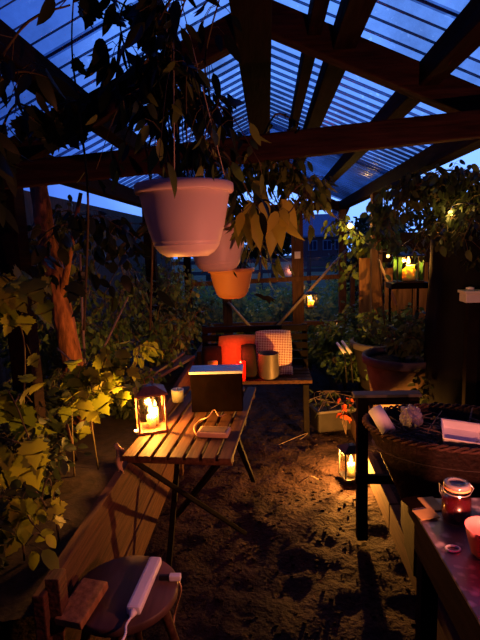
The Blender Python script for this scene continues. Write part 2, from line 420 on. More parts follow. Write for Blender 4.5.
# corrugated sheets, three to a side
def sheet(side, y0, y1, dz):
    mb = MB(); wl = .105; seg = 12; N = int((y1-y0)/wl*seg); x1 = 1.02 if side > 0 else 1.14
    vs = []
    for j in range(N+1):
        y = y0+(y1-y0)*j/N; ph = 2*PI*(y/wl)
        for i in range(2):
            x_ = x1*i; vs.append((side*x_, y, rz(x_)+.088+dz+.017*math.sin(ph)))
    fs = [(2*j, 2*j+1, 2*j+3, 2*j+2) for j in range(N)]
    mb.add(vs, fs, True); st(mb, 'roof_sheet', M['roof'])
for side in (1, -1):
    for k, (a, b) in enumerate(((-.8, 1.72), (1.64, 4.1), (4.02, 6.4))): sheet(side, a, b, .003*k)
# fixing strip under each sheet joint
# ------------------------------------------------------------------ walls
for (x_, y_) in ((.943, 4.3), (.943, 6.25), (-1.054, 1.96), (-1.054, 4.3), (-1.054, 6.25)):
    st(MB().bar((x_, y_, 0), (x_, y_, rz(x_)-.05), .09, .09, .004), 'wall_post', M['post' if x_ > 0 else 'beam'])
yb = BACK
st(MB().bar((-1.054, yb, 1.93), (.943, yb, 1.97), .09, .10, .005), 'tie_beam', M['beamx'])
p = AY(298, 300, yb)
st(MB().bar((p.x, yb, 0), (p.x, yb, 1.93), .15, .09, .005), 'wall_post', M['post'])
q = AY(228, 320, yb)
st(MB().bar((q.x, yb, 0), (q.x, yb, 1.92), .12, .08, .005), 'wall_post', M['post'])
a = AY(170, 285, yb-.03); b = AY(352, 276, yb-.03)
st(MB().bar((-1.05, yb-.03, a.z), (.94, yb-.03, b.z), .05, .06, .004), 'window_rail', M['post'])
a = AY(352, 276, yb); 
st(MB().bar((a.x, yb-.03, .2), (a.x, yb-.03, a.z), .06, .05, .004), 'window_stile', M['post'])
st(MB().bar((-1.05, yb, .45), (.94, yb, .45), .06, .08, .004), 'wall_rail', M['post'])
k = 1
for (x0, x1) in ((-1.0, q.x-.06), (q.x+.06, p.x-.075), (p.x+.075, .9)):
    st(MB().box(((x0+x1)/2, yb+.03, .9), (x1-x0, .008, .84)), 'window_%d' % k, M['window']); k += 1

# diagonal braces at the end wall: pale poles
def pole(pts, r, name, label, cat, m='palestick', group=None):
    pts = [V(x) for x in pts]; base = pts[0]
    mb = MB().tube([x - base for x in pts], r, 8, r*.8)
    if 'bamboo' in label:
        for t in (.25, .5, .75):
            c = pts[0].lerp(pts[-1], t)-base; d = (pts[-1]-pts[0]).normalized()*.004
            mb.tube([c-d, c+d], r*1.25, 8)
    o = mb.build(name, M[m]); o.location = base; return tag(o, label, cat, group)
pole([AY(272, 332, 6.12), AY(346, 250, 6.2)], .022, 'brace_pole', 'long pale diagonal brace leaning up to the right across the end window', 'pole')
pole([AY(253, 330, 6.2), AY(228, 302, 6.22)], .02, 'brace_pole', 'short pale diagonal brace below the smallest orange hanging pot', 'pole')
pole([AY(396, 305, 3.75), AY(378, 258, 3.8)], .012, 'brace_pole', 'pale slanting pole below the bulb beside the green glass lantern', 'pole')
pole([AY(429, 345, 3.3), AY(437, 232, 3.3)], .014, 'garden_stake', 'tall pale upright stake between the green glass lantern and the dark tarpaulin', 'stake')

# added board screens at the sides and behind the viewer, blocking sky light
M['screenboard'] = plain('sky_screen_boards', (.035, .025, .02), .85, var=.5, scale=4, stretch=(9, 9, 1), bump=.3)
st(MB().box((-1.95, 4.3, 1.0), (.03, 10.6, 2.0)), 'sky_screen_left', M['screenboard'])
st(MB().box((1.95, 1.4, .95), (.03, 4.6, 1.9)), 'sky_screen_right', M['screenboard'])
st(MB().box((0, -.95, 1.2), (3.9, .03, 2.5)), 'sky_screen_front', M['screenboard'])  # unseen, added to shut out sky light from behind
# small pale tag on the end post
t = MB().box((0, 0, 0), (.075, .006, .09), bevel=.002).build('post_tag', M['paper']); t.location = (p.x, yb-.05, AY(297, 255, yb).z); tag(t, 'small pale square tag pinned to the end post', 'tag')
# bird silhouette
def bird():
    pts = [(-.5, .06), (-.38, .13), (-.2, .1), (-.05, .0), (.12, .02), (.3, -.06), (.5, -.22), (.36, -.2), (.44, -.34), (.26, -.22), (.2, -.38), (.05, -.2), (-.1, -.16), (-.3, -.02)]
    mb = MB(); s = .3
    f = [V((a*s, -.004, b*s)) for a, b in pts]; bk = [V((a*s, .004, b*s)) for a, b in pts]; N = len(pts)
    mb.add(f+bk, [tuple(range(N)), tuple(range(2*N-1, N-1, -1))] + [(i, (i+1) % N, (i+1) % N+N, i+N) for i in range(N)])
    return mb
o = bird().build('bird_silhouette', M['sheet']); o.location = AY(265, 296, yb+.015); tag(o, 'black flying bird cut-out stuck on the end window', 'bird cut-out')

# ------------------------------------------------------------------ fence boards right of the window (behind lanterns)
grp = 'upright fence boards beside the end window'
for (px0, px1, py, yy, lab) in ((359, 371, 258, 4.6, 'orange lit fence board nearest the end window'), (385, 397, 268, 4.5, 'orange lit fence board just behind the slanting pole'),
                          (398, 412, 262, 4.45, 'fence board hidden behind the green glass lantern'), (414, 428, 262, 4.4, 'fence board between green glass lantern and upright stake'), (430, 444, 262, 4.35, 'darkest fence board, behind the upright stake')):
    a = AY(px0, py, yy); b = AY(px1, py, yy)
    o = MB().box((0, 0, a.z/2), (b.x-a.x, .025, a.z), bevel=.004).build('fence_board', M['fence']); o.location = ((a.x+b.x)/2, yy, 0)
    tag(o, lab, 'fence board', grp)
a = AY(372, 262, 4.5); b = AY(450, 262, 4.28)

o = MB().bar((0, 0, 0), b-a, .035, .26, .004).build('fascia_board', M['beam']); o.location = a+V((0, -.04, .13)); tag(o, 'dark wide board nailed across the tops of the fence boards', 'board')
# ------------------------------------------------------------------ outside: house, hedge, trees, far fence
hs = thing('house', 'small red clad house with slate roof seen through the end window', 'house', (0, 34, 0))
def hp(px, py, y=34): q = AY(px, py, y); return q
xl, xr = hp(303, 240).x, hp(347, 240).x; ze = hp(325, 236).z; zr = hp(325, 214).z; zg = -.1
MB().box(((xl+xr)/2, 2, (ze+zg)/2), (xr-xl, 4, ze-zg)).build('wall', M['redwall'], hs)
mb = MB(); e = .25
mb.add([(xl-e, -.3, ze-.05), (xr+e, -.3, ze-.05), (xr+e, 2, zr), (xl-e, 2, zr), (xl-e, 4.3, ze-.05), (xr+e, 4.3, ze-.05), (xl-e, -.3, ze+.06), (xr+e, -.3, ze+.06), (xr+e, 2, zr+.12), (xl-e, 2, zr+.12), (xl-e, 4.3, ze+.06), (xr+e, 4.3, ze+.06)],
       [(0, 1, 2, 3), (3, 2, 5, 4), (6, 7, 8, 9), (9, 8, 11, 10), (0, 1, 7, 6), (4, 5, 11, 10), (0, 3, 9, 6), (3, 4, 10, 9), (1, 2, 8, 7), (2, 5, 11, 8)])
mb.build('roof', M['rooftile'], hs)
MB().box(((xl+xr)/2+1, 2.3, zr+.2), (.4, .4, .7)).build('chimney', M['redwall'], hs)
for xx in (.22, .55, .82):
    cx = xl+(xr-xl)*xx
    f = MB().box((cx, -.03, ze-.62), (.62, .06, .7)).build('window', M['whitepaint'], hs)
    MB().box((cx-.14, -.07, ze-.62), (.22, .03, .58)).box((cx+.14, -.07, ze-.62), (.22, .03, .58)).build('pane', plain('dusk_pane', (.05, .07, .12), .1), f)
def far_tree(px, py, y, rad, label):
    top = AY(px, py, y); root = thing('garden_tree', label, 'tree', (top.x, y, -.07), 0, 'trees beyond the end window')
    h = top.z+.07; MB().tube([(0, 0, 0), (.05, 0, h*.5), (0, 0, h*.85)], .12, 8, .05).build('trunk', M['bark'], root)
    fm = MB()
    for _ in range(1100):
        v_ = rv(); v_ = v_.normalized()*random.uniform(.45, 1)**.7
        add_leaf(fm, V((v_.x*rad, v_.y*rad, h*.66+v_.z*h*.34)), rv(), rv(), .22, 'oval')
    fm.build('crown', L['shade'], root)
far_tree(272, 212, 20, 1.1, 'dark garden tree between the yellow leaves and the red house')
far_tree(240, 210, 17, 1.3, 'broad dark tree behind the drooping yellow leaves')
far_tree(372, 212, 24, 1.2, 'dark tree standing beside the red house roof')
far_tree(205, 205, 22, 1.6, 'dark tree hidden mostly by the hanging pots')
far_tree(420, 205, 26, 2.2, 'dark tree beyond the fence boards')
# far rail fence
fr = thing('rail_fence', 'low pale rail fence across the garden in front of the red house', 'fence', (0, 12, 0))
for zz in (.85, 1.12): MB().bar((-4, 0, zz), (5, 0, zz), .05, .09).build('rail', M['greywood'], fr)
for i in range(8): MB().bar((-3.8+i*1.2, .05, -.07), (-3.8+i*1.2, .05, 1.2), .1, .1).build('post', M['greywood'], fr)
# garden shrubs right behind the end window
for i, (px, py, y, wd) in enumerate(((215, 280, 7.2, .55), (248, 282, 7.6, .6), (280, 284, 7.0, .5), (318, 274, 7.4, .55), (350, 262, 7.9, .6), (170, 258, 7.4, .7), (385, 262, 7.3, .6))):
    t_ = AY(px, py, y); b_ = V((t_.x, y, -.07))
    plant('garden_shrub', ['leafy shrub outside the window below the orange pot', 'leafy shrub outside, behind the black bird cut-out', 'leafy shrub outside, against the end post',
          'leafy shrub outside, behind the small hanging lantern', 'tall shrub outside, beyond the window stile', 'tall shrub outside, behind the largest pot', 'shrub outside behind the fence boards'][i],
          'shrub', b_, bush_paths(b_, wd, t_.z+.07, 20), 150, .065, 'oval', 'teal', .12, .2, .006, 'shrubs outside the end window', twig=False)

# ------------------------------------------------------------------ left raised bed
bed = thing('raised_bed', 'long wooden raised bed running beside the slatted table', 'raised bed', (-.66, 0, 0))
for zi in range(3):
    z0 = .02+zi*.185
    MB().bar((random.uniform(-.006, .006), 1.15, z0+.09), (random.uniform(-.006, .006), 3.0, z0+.09), .034, .176, .004).build('plank', M['plank'], bed)
    MB().bar((random.uniform(-.006, .006), 3.01, z0+.09), (random.uniform(-.006, .006), 5.4, z0+.09), .034, .176, .004).build('plank', M['plank'], bed)
for yy in (1.2, 3.0, 4.1, 5.2): MB().bar((.035, yy, 0), (.035, yy, .60), .04, .05, .003).build('stake', M['plank'], bed)
mb = MB(); vs = []; 
for j in range(60):
    for i in range(14): vs.append((-.02-i*.09, 1.16+j*.072, .50+.03*noise.noise(V((i*.5, j*.4, 9)))))
mb.add(vs, [(j*14+i, j*14+i+1, (j+1)*14+i+1, (j+1)*14+i) for j in range(59) for i in range(13)], True)
mb.build('soil', plain('dark_bed_compost', (.018, .011, .008), .95, var=.5, scale=20, bump=.6), bed)
# ------------------------------------------------------------------ right ground timber edging with soil
e2 = thing('timber_edging', 'low timber edging along the soil path under the red lit table', 'edging', (.62, 0, 0))
MB().bar((0, .6, .075), (0, 2.35, .075), .05, .15, .005).build('board', M['plank'], e2)
MB().bar((0, 2.36, .075), (0, 3.0, .075), .05, .15, .005).build('board', M['plank'], e2)
MB().bar((.03, 3.45, .075), (.03, 6.0, .075), .05, .15, .005).build('board', M['plank'], e2)
mb = MB(); vs = []
for j in range(70):
    for i in range(14): vs.append((.02+i*.11, .6+j*.08, .12+.03*noise.noise(V((i*.5, j*.4, 2)))))
mb.add(vs, [(j*14+i, j*14+i+1, (j+1)*14+i+1, (j+1)*14+i) for j in range(69) for i in range(13)], True)
mb.build('soil', M['soil'], e2)

# ------------------------------------------------------------------ slatted folding table
TZ = .72
fl, fr_, br_ = AZ(120, 456, TZ), AZ(233, 459, TZ), AZ(248, 392, TZ)
ux = (fr_-fl); ux.z = 0; TW = ux.length; ux.normalize(); uy = V((-ux.y, ux.x, 0)); TL = .92
tb = thing('slatted_table', 'folding wooden slatted table beside the raised bed, holding a glowing lantern', 'table', (fl.x, fl.y, 0), math.atan2(ux.y, ux.x))
NS = 7; sw = TW/NS
for i in range(NS):
    MB().box((sw*(i+.5), TL/2, TZ-.01), (sw-.014, TL, .02), bevel=.003).build('slat', M['slat'], tb)
for yy in (.06, TL/2, TL-.06): MB().box((TW/2, yy, TZ-.034), (TW-.02, .04, .026), bevel=.003).build('crossbar', M['slat'], tb)
def loc(v): 
    d = V(v)-V((fl.x, fl.y, 0)); return V((d.dot(ux), d.dot(uy), d.z))
for a, b in (((.03, .05, TZ-.04), loc((-.16, 2.30, .0))), ((TW-.07, .07, TZ-.05), loc((-.55, 2.46, .0))), ((TW-.03, .3, TZ-.05), loc((-.13, 2.86, .0))), ((.05, .75, TZ-.05), loc((-.50, 2.0, 0)))):
    a = V(a); b = V(b); b.z = .02
    MB().bar(a, b, .026, .02, .003).build('leg', M['blackwood'], tb)

# ------------------------------------------------------------------ lanterns
def lantern(name, label, loc_, w_, h_, candle=(.032, .07), power=6, rz_=.2, green=False, hang=None, flame='flame', col=(1, .39, .06), tint='black', second=False):
    r_ = thing(name, label, 'lantern', loc_, rz_)
    hw = w_/2; body = h_*.72
    MB().box((0, 0, .006), (w_, w_, .012), bevel=.002).build('base', M[tint], r_)
    for sx in (-1, 1):
        for sy in (-1, 1):
            MB().box((sx*(hw-.005), sy*(hw-.005), body/2+.01), (.008, .008, body), bevel=.001).build('corner_post', M[tint], r_)
    for i, (sx, sy) in enumerate(((0, -1), (1, 0), (0, 1), (-1, 0))):
        size = (w_-.018, .002, body-.01) if sx == 0 else (.002, w_-.018, body-.01)
        if green and sx == 0:
            MB().box((0, sy*(hw-.005), body/2+.012), ((w_-.018)*.64, .002, body-.01)).build('glass_pane', M['glass'], r_)
            for s3 in (-1, 1): MB().box((s3*(w_-.018)*.41, sy*(hw-.005), body/2+.012), ((w_-.018)*.15, .002, body-.01)).build('green_pane', M['greenglass'], r_)
            continue
        MB().box((sx*(hw-.005), sy*(hw-.005), body/2+.012), size).build('glass_pane', M['greenglass' if (green and sx != 0) else 'glass'], r_)
    mb = MB(); z0 = body+.012; z1 = h_*.93
    q = [(-hw-.006, -hw-.006, z0), (hw+.006, -hw-.006, z0), (hw+.006, hw+.006, z0), (-hw-.006, hw+.006, z0)]
    s = .3; q2 = [(a*s, b*s, z1) for a, b, _ in q]; q3 = [(a, b, z0+.008) for a, b, _ in q]
    mb.add(q+q3+q2, [(3, 2, 1, 0), (0, 1, 5, 4), (1, 2, 6, 5), (2, 3, 7, 6), (3, 0, 4, 7), (4, 5, 9, 8), (5, 6, 10, 9), (6, 7, 11, 10), (7, 4, 8, 11), (8, 9, 10, 11)])
    mb.build('roof', M[tint], r_)
    ring = [(math.cos(a)*w_*.16, 0, z1+w_*.13+math.sin(a)*w_*.16) for a in [2*PI*i/16 for i in range(17)]]
    MB().tube(ring, .002, 6, caps=False).build('ring_handle', M[tint], r_)
    cr, ch = candle
    cn = MB().lathe([(0, .0), (cr, .0), (cr, ch), (cr*.85, ch+.002), (0, ch-.003)], (0, 0, .012), 24).build('candle', M['wax'], r_)
    MB().tube([(0, 0, .012+ch-.004), (0, 0, .012+ch+.008)], .0012, 5).build('wick', M['black'], cn)
    fz = .012+ch+.006; fh = .062
    MB().lathe([(0, 0), (.009, .006), (.0135, .019), (.009, .038), (0, fh)], (0, 0, fz), 14).build('flame', M[flame], cn)
    lamp((0, 0, fz+.02), col, power, .014, parent=r_)
    if second:  # extra candle and flame in place of the main flame's reflection
        c2_ = MB().lathe([(0, 0), (.014, 0), (.014, .075), (0, .073)], (.022, .03, .012), 20).build('candle', M['wax'], r_)
        MB().lathe([(0, 0), (.006, .004), (.008, .012), (0, .034)], (.022, .03, .09), 12).build('flame', M[flame], c2_)
    if hang: MB().tube([(0, 0, z1+w_*.28), (0, 0, hang-loc_[2])], .0025, 5).build('hanging_wire', M['black'], r_)
    return r_
L1 = AZ(152, 429, TZ)
lantern('candle_lantern', 'four sided glass lantern with a burning candle on the slatted table', (L1.x, L1.y, TZ), .125, .215, (.019, .05), 30, .35, tint='rust', second=True)
# added second candle imitates a flame reflection; a small tea light stands next to it
L2 = AZ(351, 474, .02)
lantern('candle_lantern', 'glass lantern with burning candle on the ground behind the black stand', (L2.x, L2.y, .0), .125, .24, (.022, .08), 95, .2, col=(1, .39, .06))
L3 = AY(311, 308, 5.6)
lantern('candle_lantern', 'small glowing lantern hanging in front of the end window post', (L3.x, L3.y, L3.z), .13, .21, (.036, .075), 8, .1, hang=1.95)
L4 = AY(408, 282, 3.45)
lantern('candle_lantern', 'lantern with green side panes and thick lit candle on a small shelf', (L4.x, L4.y, L4.z), .185, .235, (.050, .105), 8, -.1, green=True)
sh = thing('lantern_shelf', 'small dark shelf carrying the green glass lantern beside the fence boards', 'shelf', (L4.x, L4.y, 0))
MB().box((0, .02, L4.z-.022), (.26, .18, .04), bevel=.003).build('board', M['blackwood'], sh)
for sx in (-.1, .1): MB().bar((sx, .1, L4.z-.02), (sx, .1, 0), .016, .016).build('leg', M['blackwood'], sh)

# ------------------------------------------------------------------ string lights
def PB(px, py, y): return AY(px, py, y)
bl = [PB(350, 226, 4.45), PB(388, 256, 3.95), PB(451, 213, 2.62)]
root = thing('string_light', 'string of warm yellow bulbs looped through foliage under the eave', 'string light', bl[0])
pts = [PB(330, 212, 5.2), PB(342, 220, 4.8), bl[0]+V((0, 0, .035)), PB(368, 244, 4.3), bl[1]+V((0, 0, .035)), PB(418, 234, 3.3), bl[2]+V((0, 0, .035)), PB(478, 205, 2.5)]
MB().tube([q-bl[0] for q in curve_pts(pts, 8)], .003, 5).build('cable', M['black'], root)
for q, s_, pw in zip(bl, (.024, .013, .014), (7, 2, 1.6)):
    b_ = MB().lathe([(0, -1), (.5, -.87), (.87, -.5), (1, 0), (.87, .5), (.5, .87), (0, 1)], (0, 0, 0), 16)
    b_.v = [(x_*s_, y_*s_, z_*s_) for x_, y_, z_ in b_.v]
    o = b_.build('bulb', M['bulb'], root); o.location = q-bl[0]
    MB().tube([(0, 0, s_*.9), (0, 0, .038)], .006, 8).build('socket', M['black'], o)
    lamp(q-bl[0]-V((0, .03, 0)), (1, .55, .12), pw, .02, 'bulb_light', root)

# ------------------------------------------------------------------ things on the slatted table
c0 = AZ(217, 412, TZ)
bx = thing('storage_box', 'dark box with pale blue lit lid standing on the slatted table', 'box', (c0.x, c0.y+.06, TZ), .03)
BW = AZ(243, 412, TZ).x-AZ(190, 412, TZ).x
MB().box((0, 0, .094), (BW-.012, .12, .188), bevel=.004).build('body', M['darkbox'], bx)
MB().box((0, 0, .194), (BW, .13, .014), bevel=.004).build('lid', M['lid'], bx)
c1 = AZ(214, 431, TZ+.015)
pb = thing('power_bank', 'flat cream slab with rounded corners lying on the slatted table', 'power bank', (c1.x, c1.y, TZ), -.12)
MB().box((0, 0, .011), (.135, .085, .022), bevel=.009).build('casing', M['cream'], pb)
MB().box((.0, 0, .0225), (.11, .062, .002), bevel=.001).build('top_inlay', M['clay'], pb)
cp = [AZ(197, 436, TZ+.008), AZ(194, 428, TZ+.006), AZ(199, 421, TZ+.008), AZ(208, 417, TZ+.03), AZ(214, 410, TZ+.045), AZ(219, 416, TZ+.03), AZ(226, 414, TZ+.006)]
tag(MB().tube(curve_pts(cp, 6), .0028, 6).build('charging_cable', M['cream']), 'thin pale cable curling around the flat cream slab', 'cable')
c2 = AZ(178, 401, TZ)
cc = thing('candle_cup', 'short cream candle in clear cup behind the table lantern', 'candle', (c2.x, c2.y, TZ))
MB().lathe([(0, 0), (.03, 0), (.033, .06), (.030, .064), (.026, .058), (0, .056)], n=24).build('wax_body', M['wax'], cc)
MB().tube([(0, 0, .056), (0, 0, .068)], .0012, 5).build('wick', M['black'], cc)
c3 = AZ(141, 434, TZ)
tl = thing('tea_light', 'small tea light in metal cup in front of the table lantern', 'tea light', (c3.x-.01, c3.y, TZ))
MB().lathe([(0, 0), (.019, 0), (.02, .016), (.0185, .016), (.018, .012), (0, .012)], n=20).build('cup', M['steel'], tl)
MB().lathe([(0, 0), (.003, .003), (.004, .008), (0, .016)], (0, 0, .013), 10).build('flame', M['flame2'], tl)
# rag hanging on the front left corner
def rag():
    mb = MB(); vs = []; 
    for j in range(9):
        for i in range(6):
            u, v_ = i/5, j/8
            vs.append(((u-.5)*.04*(1-.5*v_)+.006*math.sin(v_*7), .004*math.sin(u*6+v_*3), -v_*.11+.01*math.sin(u*5)))
    mb.add(vs, [(j*6+i, j*6+i+1, (j+1)*6+i+1, (j+1)*6+i) for j in range(8) for i in range(5)], True); return mb
o = rag().build('paper_scrap', M['cream']); q = AZ(119, 452, TZ-.02); o.location = (q.x+.004, q.y-.012, TZ+.012)
md = o.modifiers.new('thick', 'SOLIDIFY'); md.thickness = .0015; tag(o, 'torn pale scrap hanging off the corner of the slatted table', 'scrap')

# ------------------------------------------------------------------ bench at the far end
by = 3.62; xa, xb = AY(202, 350, by+.4).x, AY(308, 350, by+.4).x
bn = thing('garden_bench', 'dark wooden garden bench with high back at the end of the path', 'bench', ((xa+xb)/2, by, 0))
bw = xb-xa
for k_ in range(4): MB().box((0, .05+k_*.1, .44), (bw, .085, .028), bevel=.004).build('seat_slat', M['beamx' if k_ else 'plank'], bn)
for k_ in range(5): MB().box((0, .42+k_*.012, 0.50+k_*.072), (bw, .022, .055), bevel=.004).build('back_slat', M['blackwood'], bn)
for sx in (-1, 1):
    MB().bar((sx*(bw/2-.05), .02, 0), (sx*(bw/2-.05), .02, .42), .045, .045).build('leg', M['blackwood'], bn)
    MB().bar((sx*(bw/2-.02), .44, 0), (sx*(bw/2-.02), .50, .82), .045, .045).build('leg', M['blackwood'], bn)
SEAT = .455
def cushion(w_, h_, t_, n=14):
    mb = MB(); vs = []; fs = []
    for s in (1, -1):
        for j in range(n+1):
            for i in range(n+1):
                u, v_ = i/n*2-1, j/n*2-1
                th = (max(0, (1-abs(u)**3.5))*max(0, (1-abs(v_)**3.5)))**.5
                px = u*w_/2*(1-.06*(abs(v_)**2)); pz = v_*h_/2*(1-.06*(abs(u)**2))
                vs.append((px, s*t_/2*th, pz))
    m_ = (n+1)**2
    for s in range(2):
        for j in range(n):
            for i in range(n): a_ = s*m_+j*(n+1)+i; fs.append((a_, a_+1, a_+n+2, a_+n+1))
    mb.add(vs, fs, True); return mb
def put_cushion(name, label, px0, px1, py0, py1, y, m, t_=.1, tilt=-.2, ry=0):
    a_ = AY(px0, (py0+py1)/2, y); b_ = AY(px1, (py0+py1)/2, y); z1 = AY((px0+px1)/2, py0, y).z; z0 = AY((px0+px1)/2, py1, y).z
    o = cushion(b_.x-a_.x, z1-z0, t_).build(name, m); o.location = ((a_.x+b_.x)/2, y, (z0+z1)/2); o.rotation_euler = (tilt, ry, 0)
    return tag(o, label, 'cushion')
put_cushion('cushion', 'plain ochre cushion on the bench glowing red', 218, 262, 335, 376, by+.32, M['orangecloth'])
put_cushion('cushion', 'red and white checked cushion leaning on the bench back', 255, 292, 330, 372, by+.24, M['check'], .11)
put_cushion('cushion', 'dark folded cushion between the ochre one and the tin', 241, 257, 344, 384, by+.10, M['darkcloth'], .06)
put_cushion('cushion', 'small checked cloth bundle beside the tin on the bench seat', 279, 293, 366, 376, by+.18, M['check'], .07, -.8)
put_cushion('cushion', 'dark slumped cushion at the end of the bench beyond yellow cup', 202, 222, 346, 376, by+.24, M['darkcloth'], .12)
# tin
def on(px, py, z): return AZ(px, py, z)
q = on(269, 379, SEAT)
tn = thing('tin_pot', 'round pale tin with dark open top on the bench seat', 'tin', (q.x, by+.10, SEAT))
MB().lathe([(0, 0), (.078, 0), (.082, .01), (.080, .19), (.084, .195), (.084, .202), (.076, .2), (.074, .02), (0, .015)], n=32).build('body', M['tin'], tn)
MB().tube([(-.082, 0, .15), (-.09, 0, .1), (-.082, 0, .06)], .005, 6).build('handle', M['tin'], tn)
# red candles on bench seat / low table
def red_candle(px, label, dy, h_):
    q = AY(px, 375, by+dy); r_ = thing('red_candle', label, 'candle', (q.x, by+dy, SEAT))
    MB().lathe([(0, 0), (.036, 0), (.040, h_), (.036, h_), (.032, .02), (0, .02)], n=24).build('holder', M['redwax'], r_)
    MB().lathe([(0, 0), (.014, .012), (.018, .03), (.010, .06), (0, .085)], (0, 0, h_*.5), 14).build('flame', M['redglow'], r_)
    lamp((0, -.0, h_+.06), (1, .07, .02), 2.6, .03, 'red_light', r_)
red_candle(241, 'tall red glass candle glowing behind the storage box', .03, .15)
red_candle(233, 'shorter red glass candle glowing close to the storage box', .0, .09)
q = AY(213, 368, by+.05)
yc = thing('yellow_cup', 'plain yellow cup standing behind the storage box', 'cup', (q.x, q.y, SEAT))
MB().lathe([(0, 0), (.034, 0), (.04, .15), (.036, .15), (.03, .01), (0, .01)], n=24).build('body', M['yellowcup'], yc)
MB().lathe([(0, 0), (.036, 0), (.036, .008), (0, .008)], (0, 0, .145), 20).build('rim', M['yellowcup'], yc)

# ------------------------------------------------------------------ hanging pots
def hanging_pot(label, px, pyrim, y, dia, apex_z, m, group='hanging pots over the path', hr=.74):
    q = AY(px, pyrim, y); R_ = dia/2; hh = dia*hr
    r_ = thing('hanging_pot', label, 'hanging pot', (q.x, q.y, q.z-hh), 0, group)
    prof = [(0, 0), (R_*.44, 0), (R_*.50, .006)]
    prof += [(R_*(.50+.15*t**.7), hh*(.02+.1*t)) for t in (.3, .6, 1)]
    for zz in (.15, .2): prof += [(R_*(.66+(zz-.12)*.45), hh*zz), (R_*(.672+(zz-.12)*.45), hh*(zz+.008)), (R_*(.665+(zz-.10)*.45), hh*(zz+.018))]
    prof += [(R_*.80, hh*.42), (R_*.88, hh*.68), (R_*.93, hh*.87)]
    MB().lathe(prof, n=56).build('bowl', m, r_)
    MB().lathe([(R_*.93, hh*.865), (R_*1.0, hh*.87), (R_*1.02, hh*.89), (R_*1.02, hh*.985), (R_*.99, hh), (R_*.95, hh), (R_*.93, hh*.97), (R_*.92, hh*.87)], n=56).build('rim', m, r_)
    MB().lathe([(R_*.92, hh*.9), (R_*.5, hh*.93), (0, hh*.94)], n=24).build('soil', M['soil'], r_)
    for a_ in (.5, 2.6, 4.7):
        MB().tube([(math.cos(a_)*R_*.98, math.sin(a_)*R_*.98, hh*.96), (0, 0, apex_z-(q.z-hh))], .0016, 5).build('twine', M['string'], r_)
    return r_, q, R_, hh
def pot_plant(label, q, R_, hh, n_st, n_l, size, lm, shape='lance', reach=.06, up=.18, down=.25, face=None, seed=1):
    random.seed(seed)
    base = V((q.x, q.y, q.z-.015)); paths = []
    for i in range(n_st):
        a_ = 2*PI*i/n_st+random.uniform(-.3, .3); k_ = random.uniform(.6, 1.3); d = V((math.cos(a_), math.sin(a_), 0))
        top = base + d*R_*.8*k_ + V((0, 0, up*random.uniform(.5, 1.2)))
        end = base + d*R_*(1.15+.5*k_) + V((0, 0, up*.2-down*random.uniform(-.2, .9)))
        paths.append([base+d*R_*.2, top, end])
    return plant('trailing_plant', label, 'trailing plant', base, paths, n_l, size, shape, lm, reach, .8, .0025, 'plants growing in the hanging pots', face)
P1 = hanging_pot('largest pale plastic hanging pot, nearest of the three', 184, 184, 1.48, .292, 2.28, M['pot'])
P2 = hanging_pot('pale hanging pot partly hidden behind the largest one', 216, 222, 2.15, .29, 2.3, M['pot'])
P3 = hanging_pot('smallest looking hanging pot, orange lit and lowest of the three', 231, 268, 3.05, .29, 2.3, M['terra'], hr=.66)
pot_plant('dark trailing plant growing up from the largest hanging pot', P1[1], P1[2], P1[3], 7, 10, .075, 'hang', up=.30, down=.02, seed=3)
pot_plant('trailing plant in the middle hanging pot', P2[1], P2[2], P2[3], 7, 9, .07, 'hang', up=.25, down=.02, seed=4)
pot_plant('sparse dark plant in the lowest orange hanging pot', P3[1], P3[2]*.6, P3[3], 5, 6, .05, 'dark', up=.08, down=-.03, seed=5)
random.seed(21)
def climber(label, pix, n_, size, lm, shape='lance', reach=.10, droop=.9, r=.005, face=None, name='climbing_vine', cat='climbing vine', t0=0.0, group=None, branches=0, blen=.3):
    pts = [AY(*q) for q in pix]; paths = [pts]
    c = curve_pts(pts, 4)
    for _ in range(branches):
        p0 = random.choice(c[2:]); e = p0 + V((random.uniform(-1, 1), random.uniform(-.6, .6), random.uniform(-1.2, .1)))*blen
        paths.append([p0, p0.lerp(e, .5)+V((0, 0, blen*.15)), e])
    return plant(name, label, cat, pts[0], paths, n_, size, shape, lm, reach, droop, r, group, face, t0=t0)
g2 = 'vines trained under the roof'
# stems start at the left bed and run up under the roof (upper left black tangle)
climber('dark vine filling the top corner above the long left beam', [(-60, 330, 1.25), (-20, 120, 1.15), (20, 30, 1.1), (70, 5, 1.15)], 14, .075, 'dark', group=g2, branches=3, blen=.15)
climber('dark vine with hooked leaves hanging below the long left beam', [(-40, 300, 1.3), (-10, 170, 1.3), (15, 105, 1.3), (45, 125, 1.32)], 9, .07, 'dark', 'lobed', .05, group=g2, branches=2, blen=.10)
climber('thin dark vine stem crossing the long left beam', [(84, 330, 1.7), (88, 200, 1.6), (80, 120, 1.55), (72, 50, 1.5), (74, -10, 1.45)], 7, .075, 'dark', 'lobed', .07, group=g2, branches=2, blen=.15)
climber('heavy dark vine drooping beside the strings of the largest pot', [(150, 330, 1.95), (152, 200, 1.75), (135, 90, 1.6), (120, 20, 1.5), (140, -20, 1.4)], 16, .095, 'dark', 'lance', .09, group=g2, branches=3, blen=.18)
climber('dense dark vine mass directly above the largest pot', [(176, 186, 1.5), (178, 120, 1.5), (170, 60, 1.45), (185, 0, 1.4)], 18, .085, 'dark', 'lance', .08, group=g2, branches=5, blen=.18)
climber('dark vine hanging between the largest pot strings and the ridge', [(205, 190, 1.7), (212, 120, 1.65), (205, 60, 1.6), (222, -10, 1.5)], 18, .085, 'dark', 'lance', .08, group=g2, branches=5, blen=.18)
climber('olive vine hanging below the red lit cross beam', [(250, 140, 2.0), (240, 165, 2.0), (225, 190, 2.0), (245, 220, 2.0)], 26, .065, 'hang', 'lance', .09, group=g2, branches=9, blen=.22)
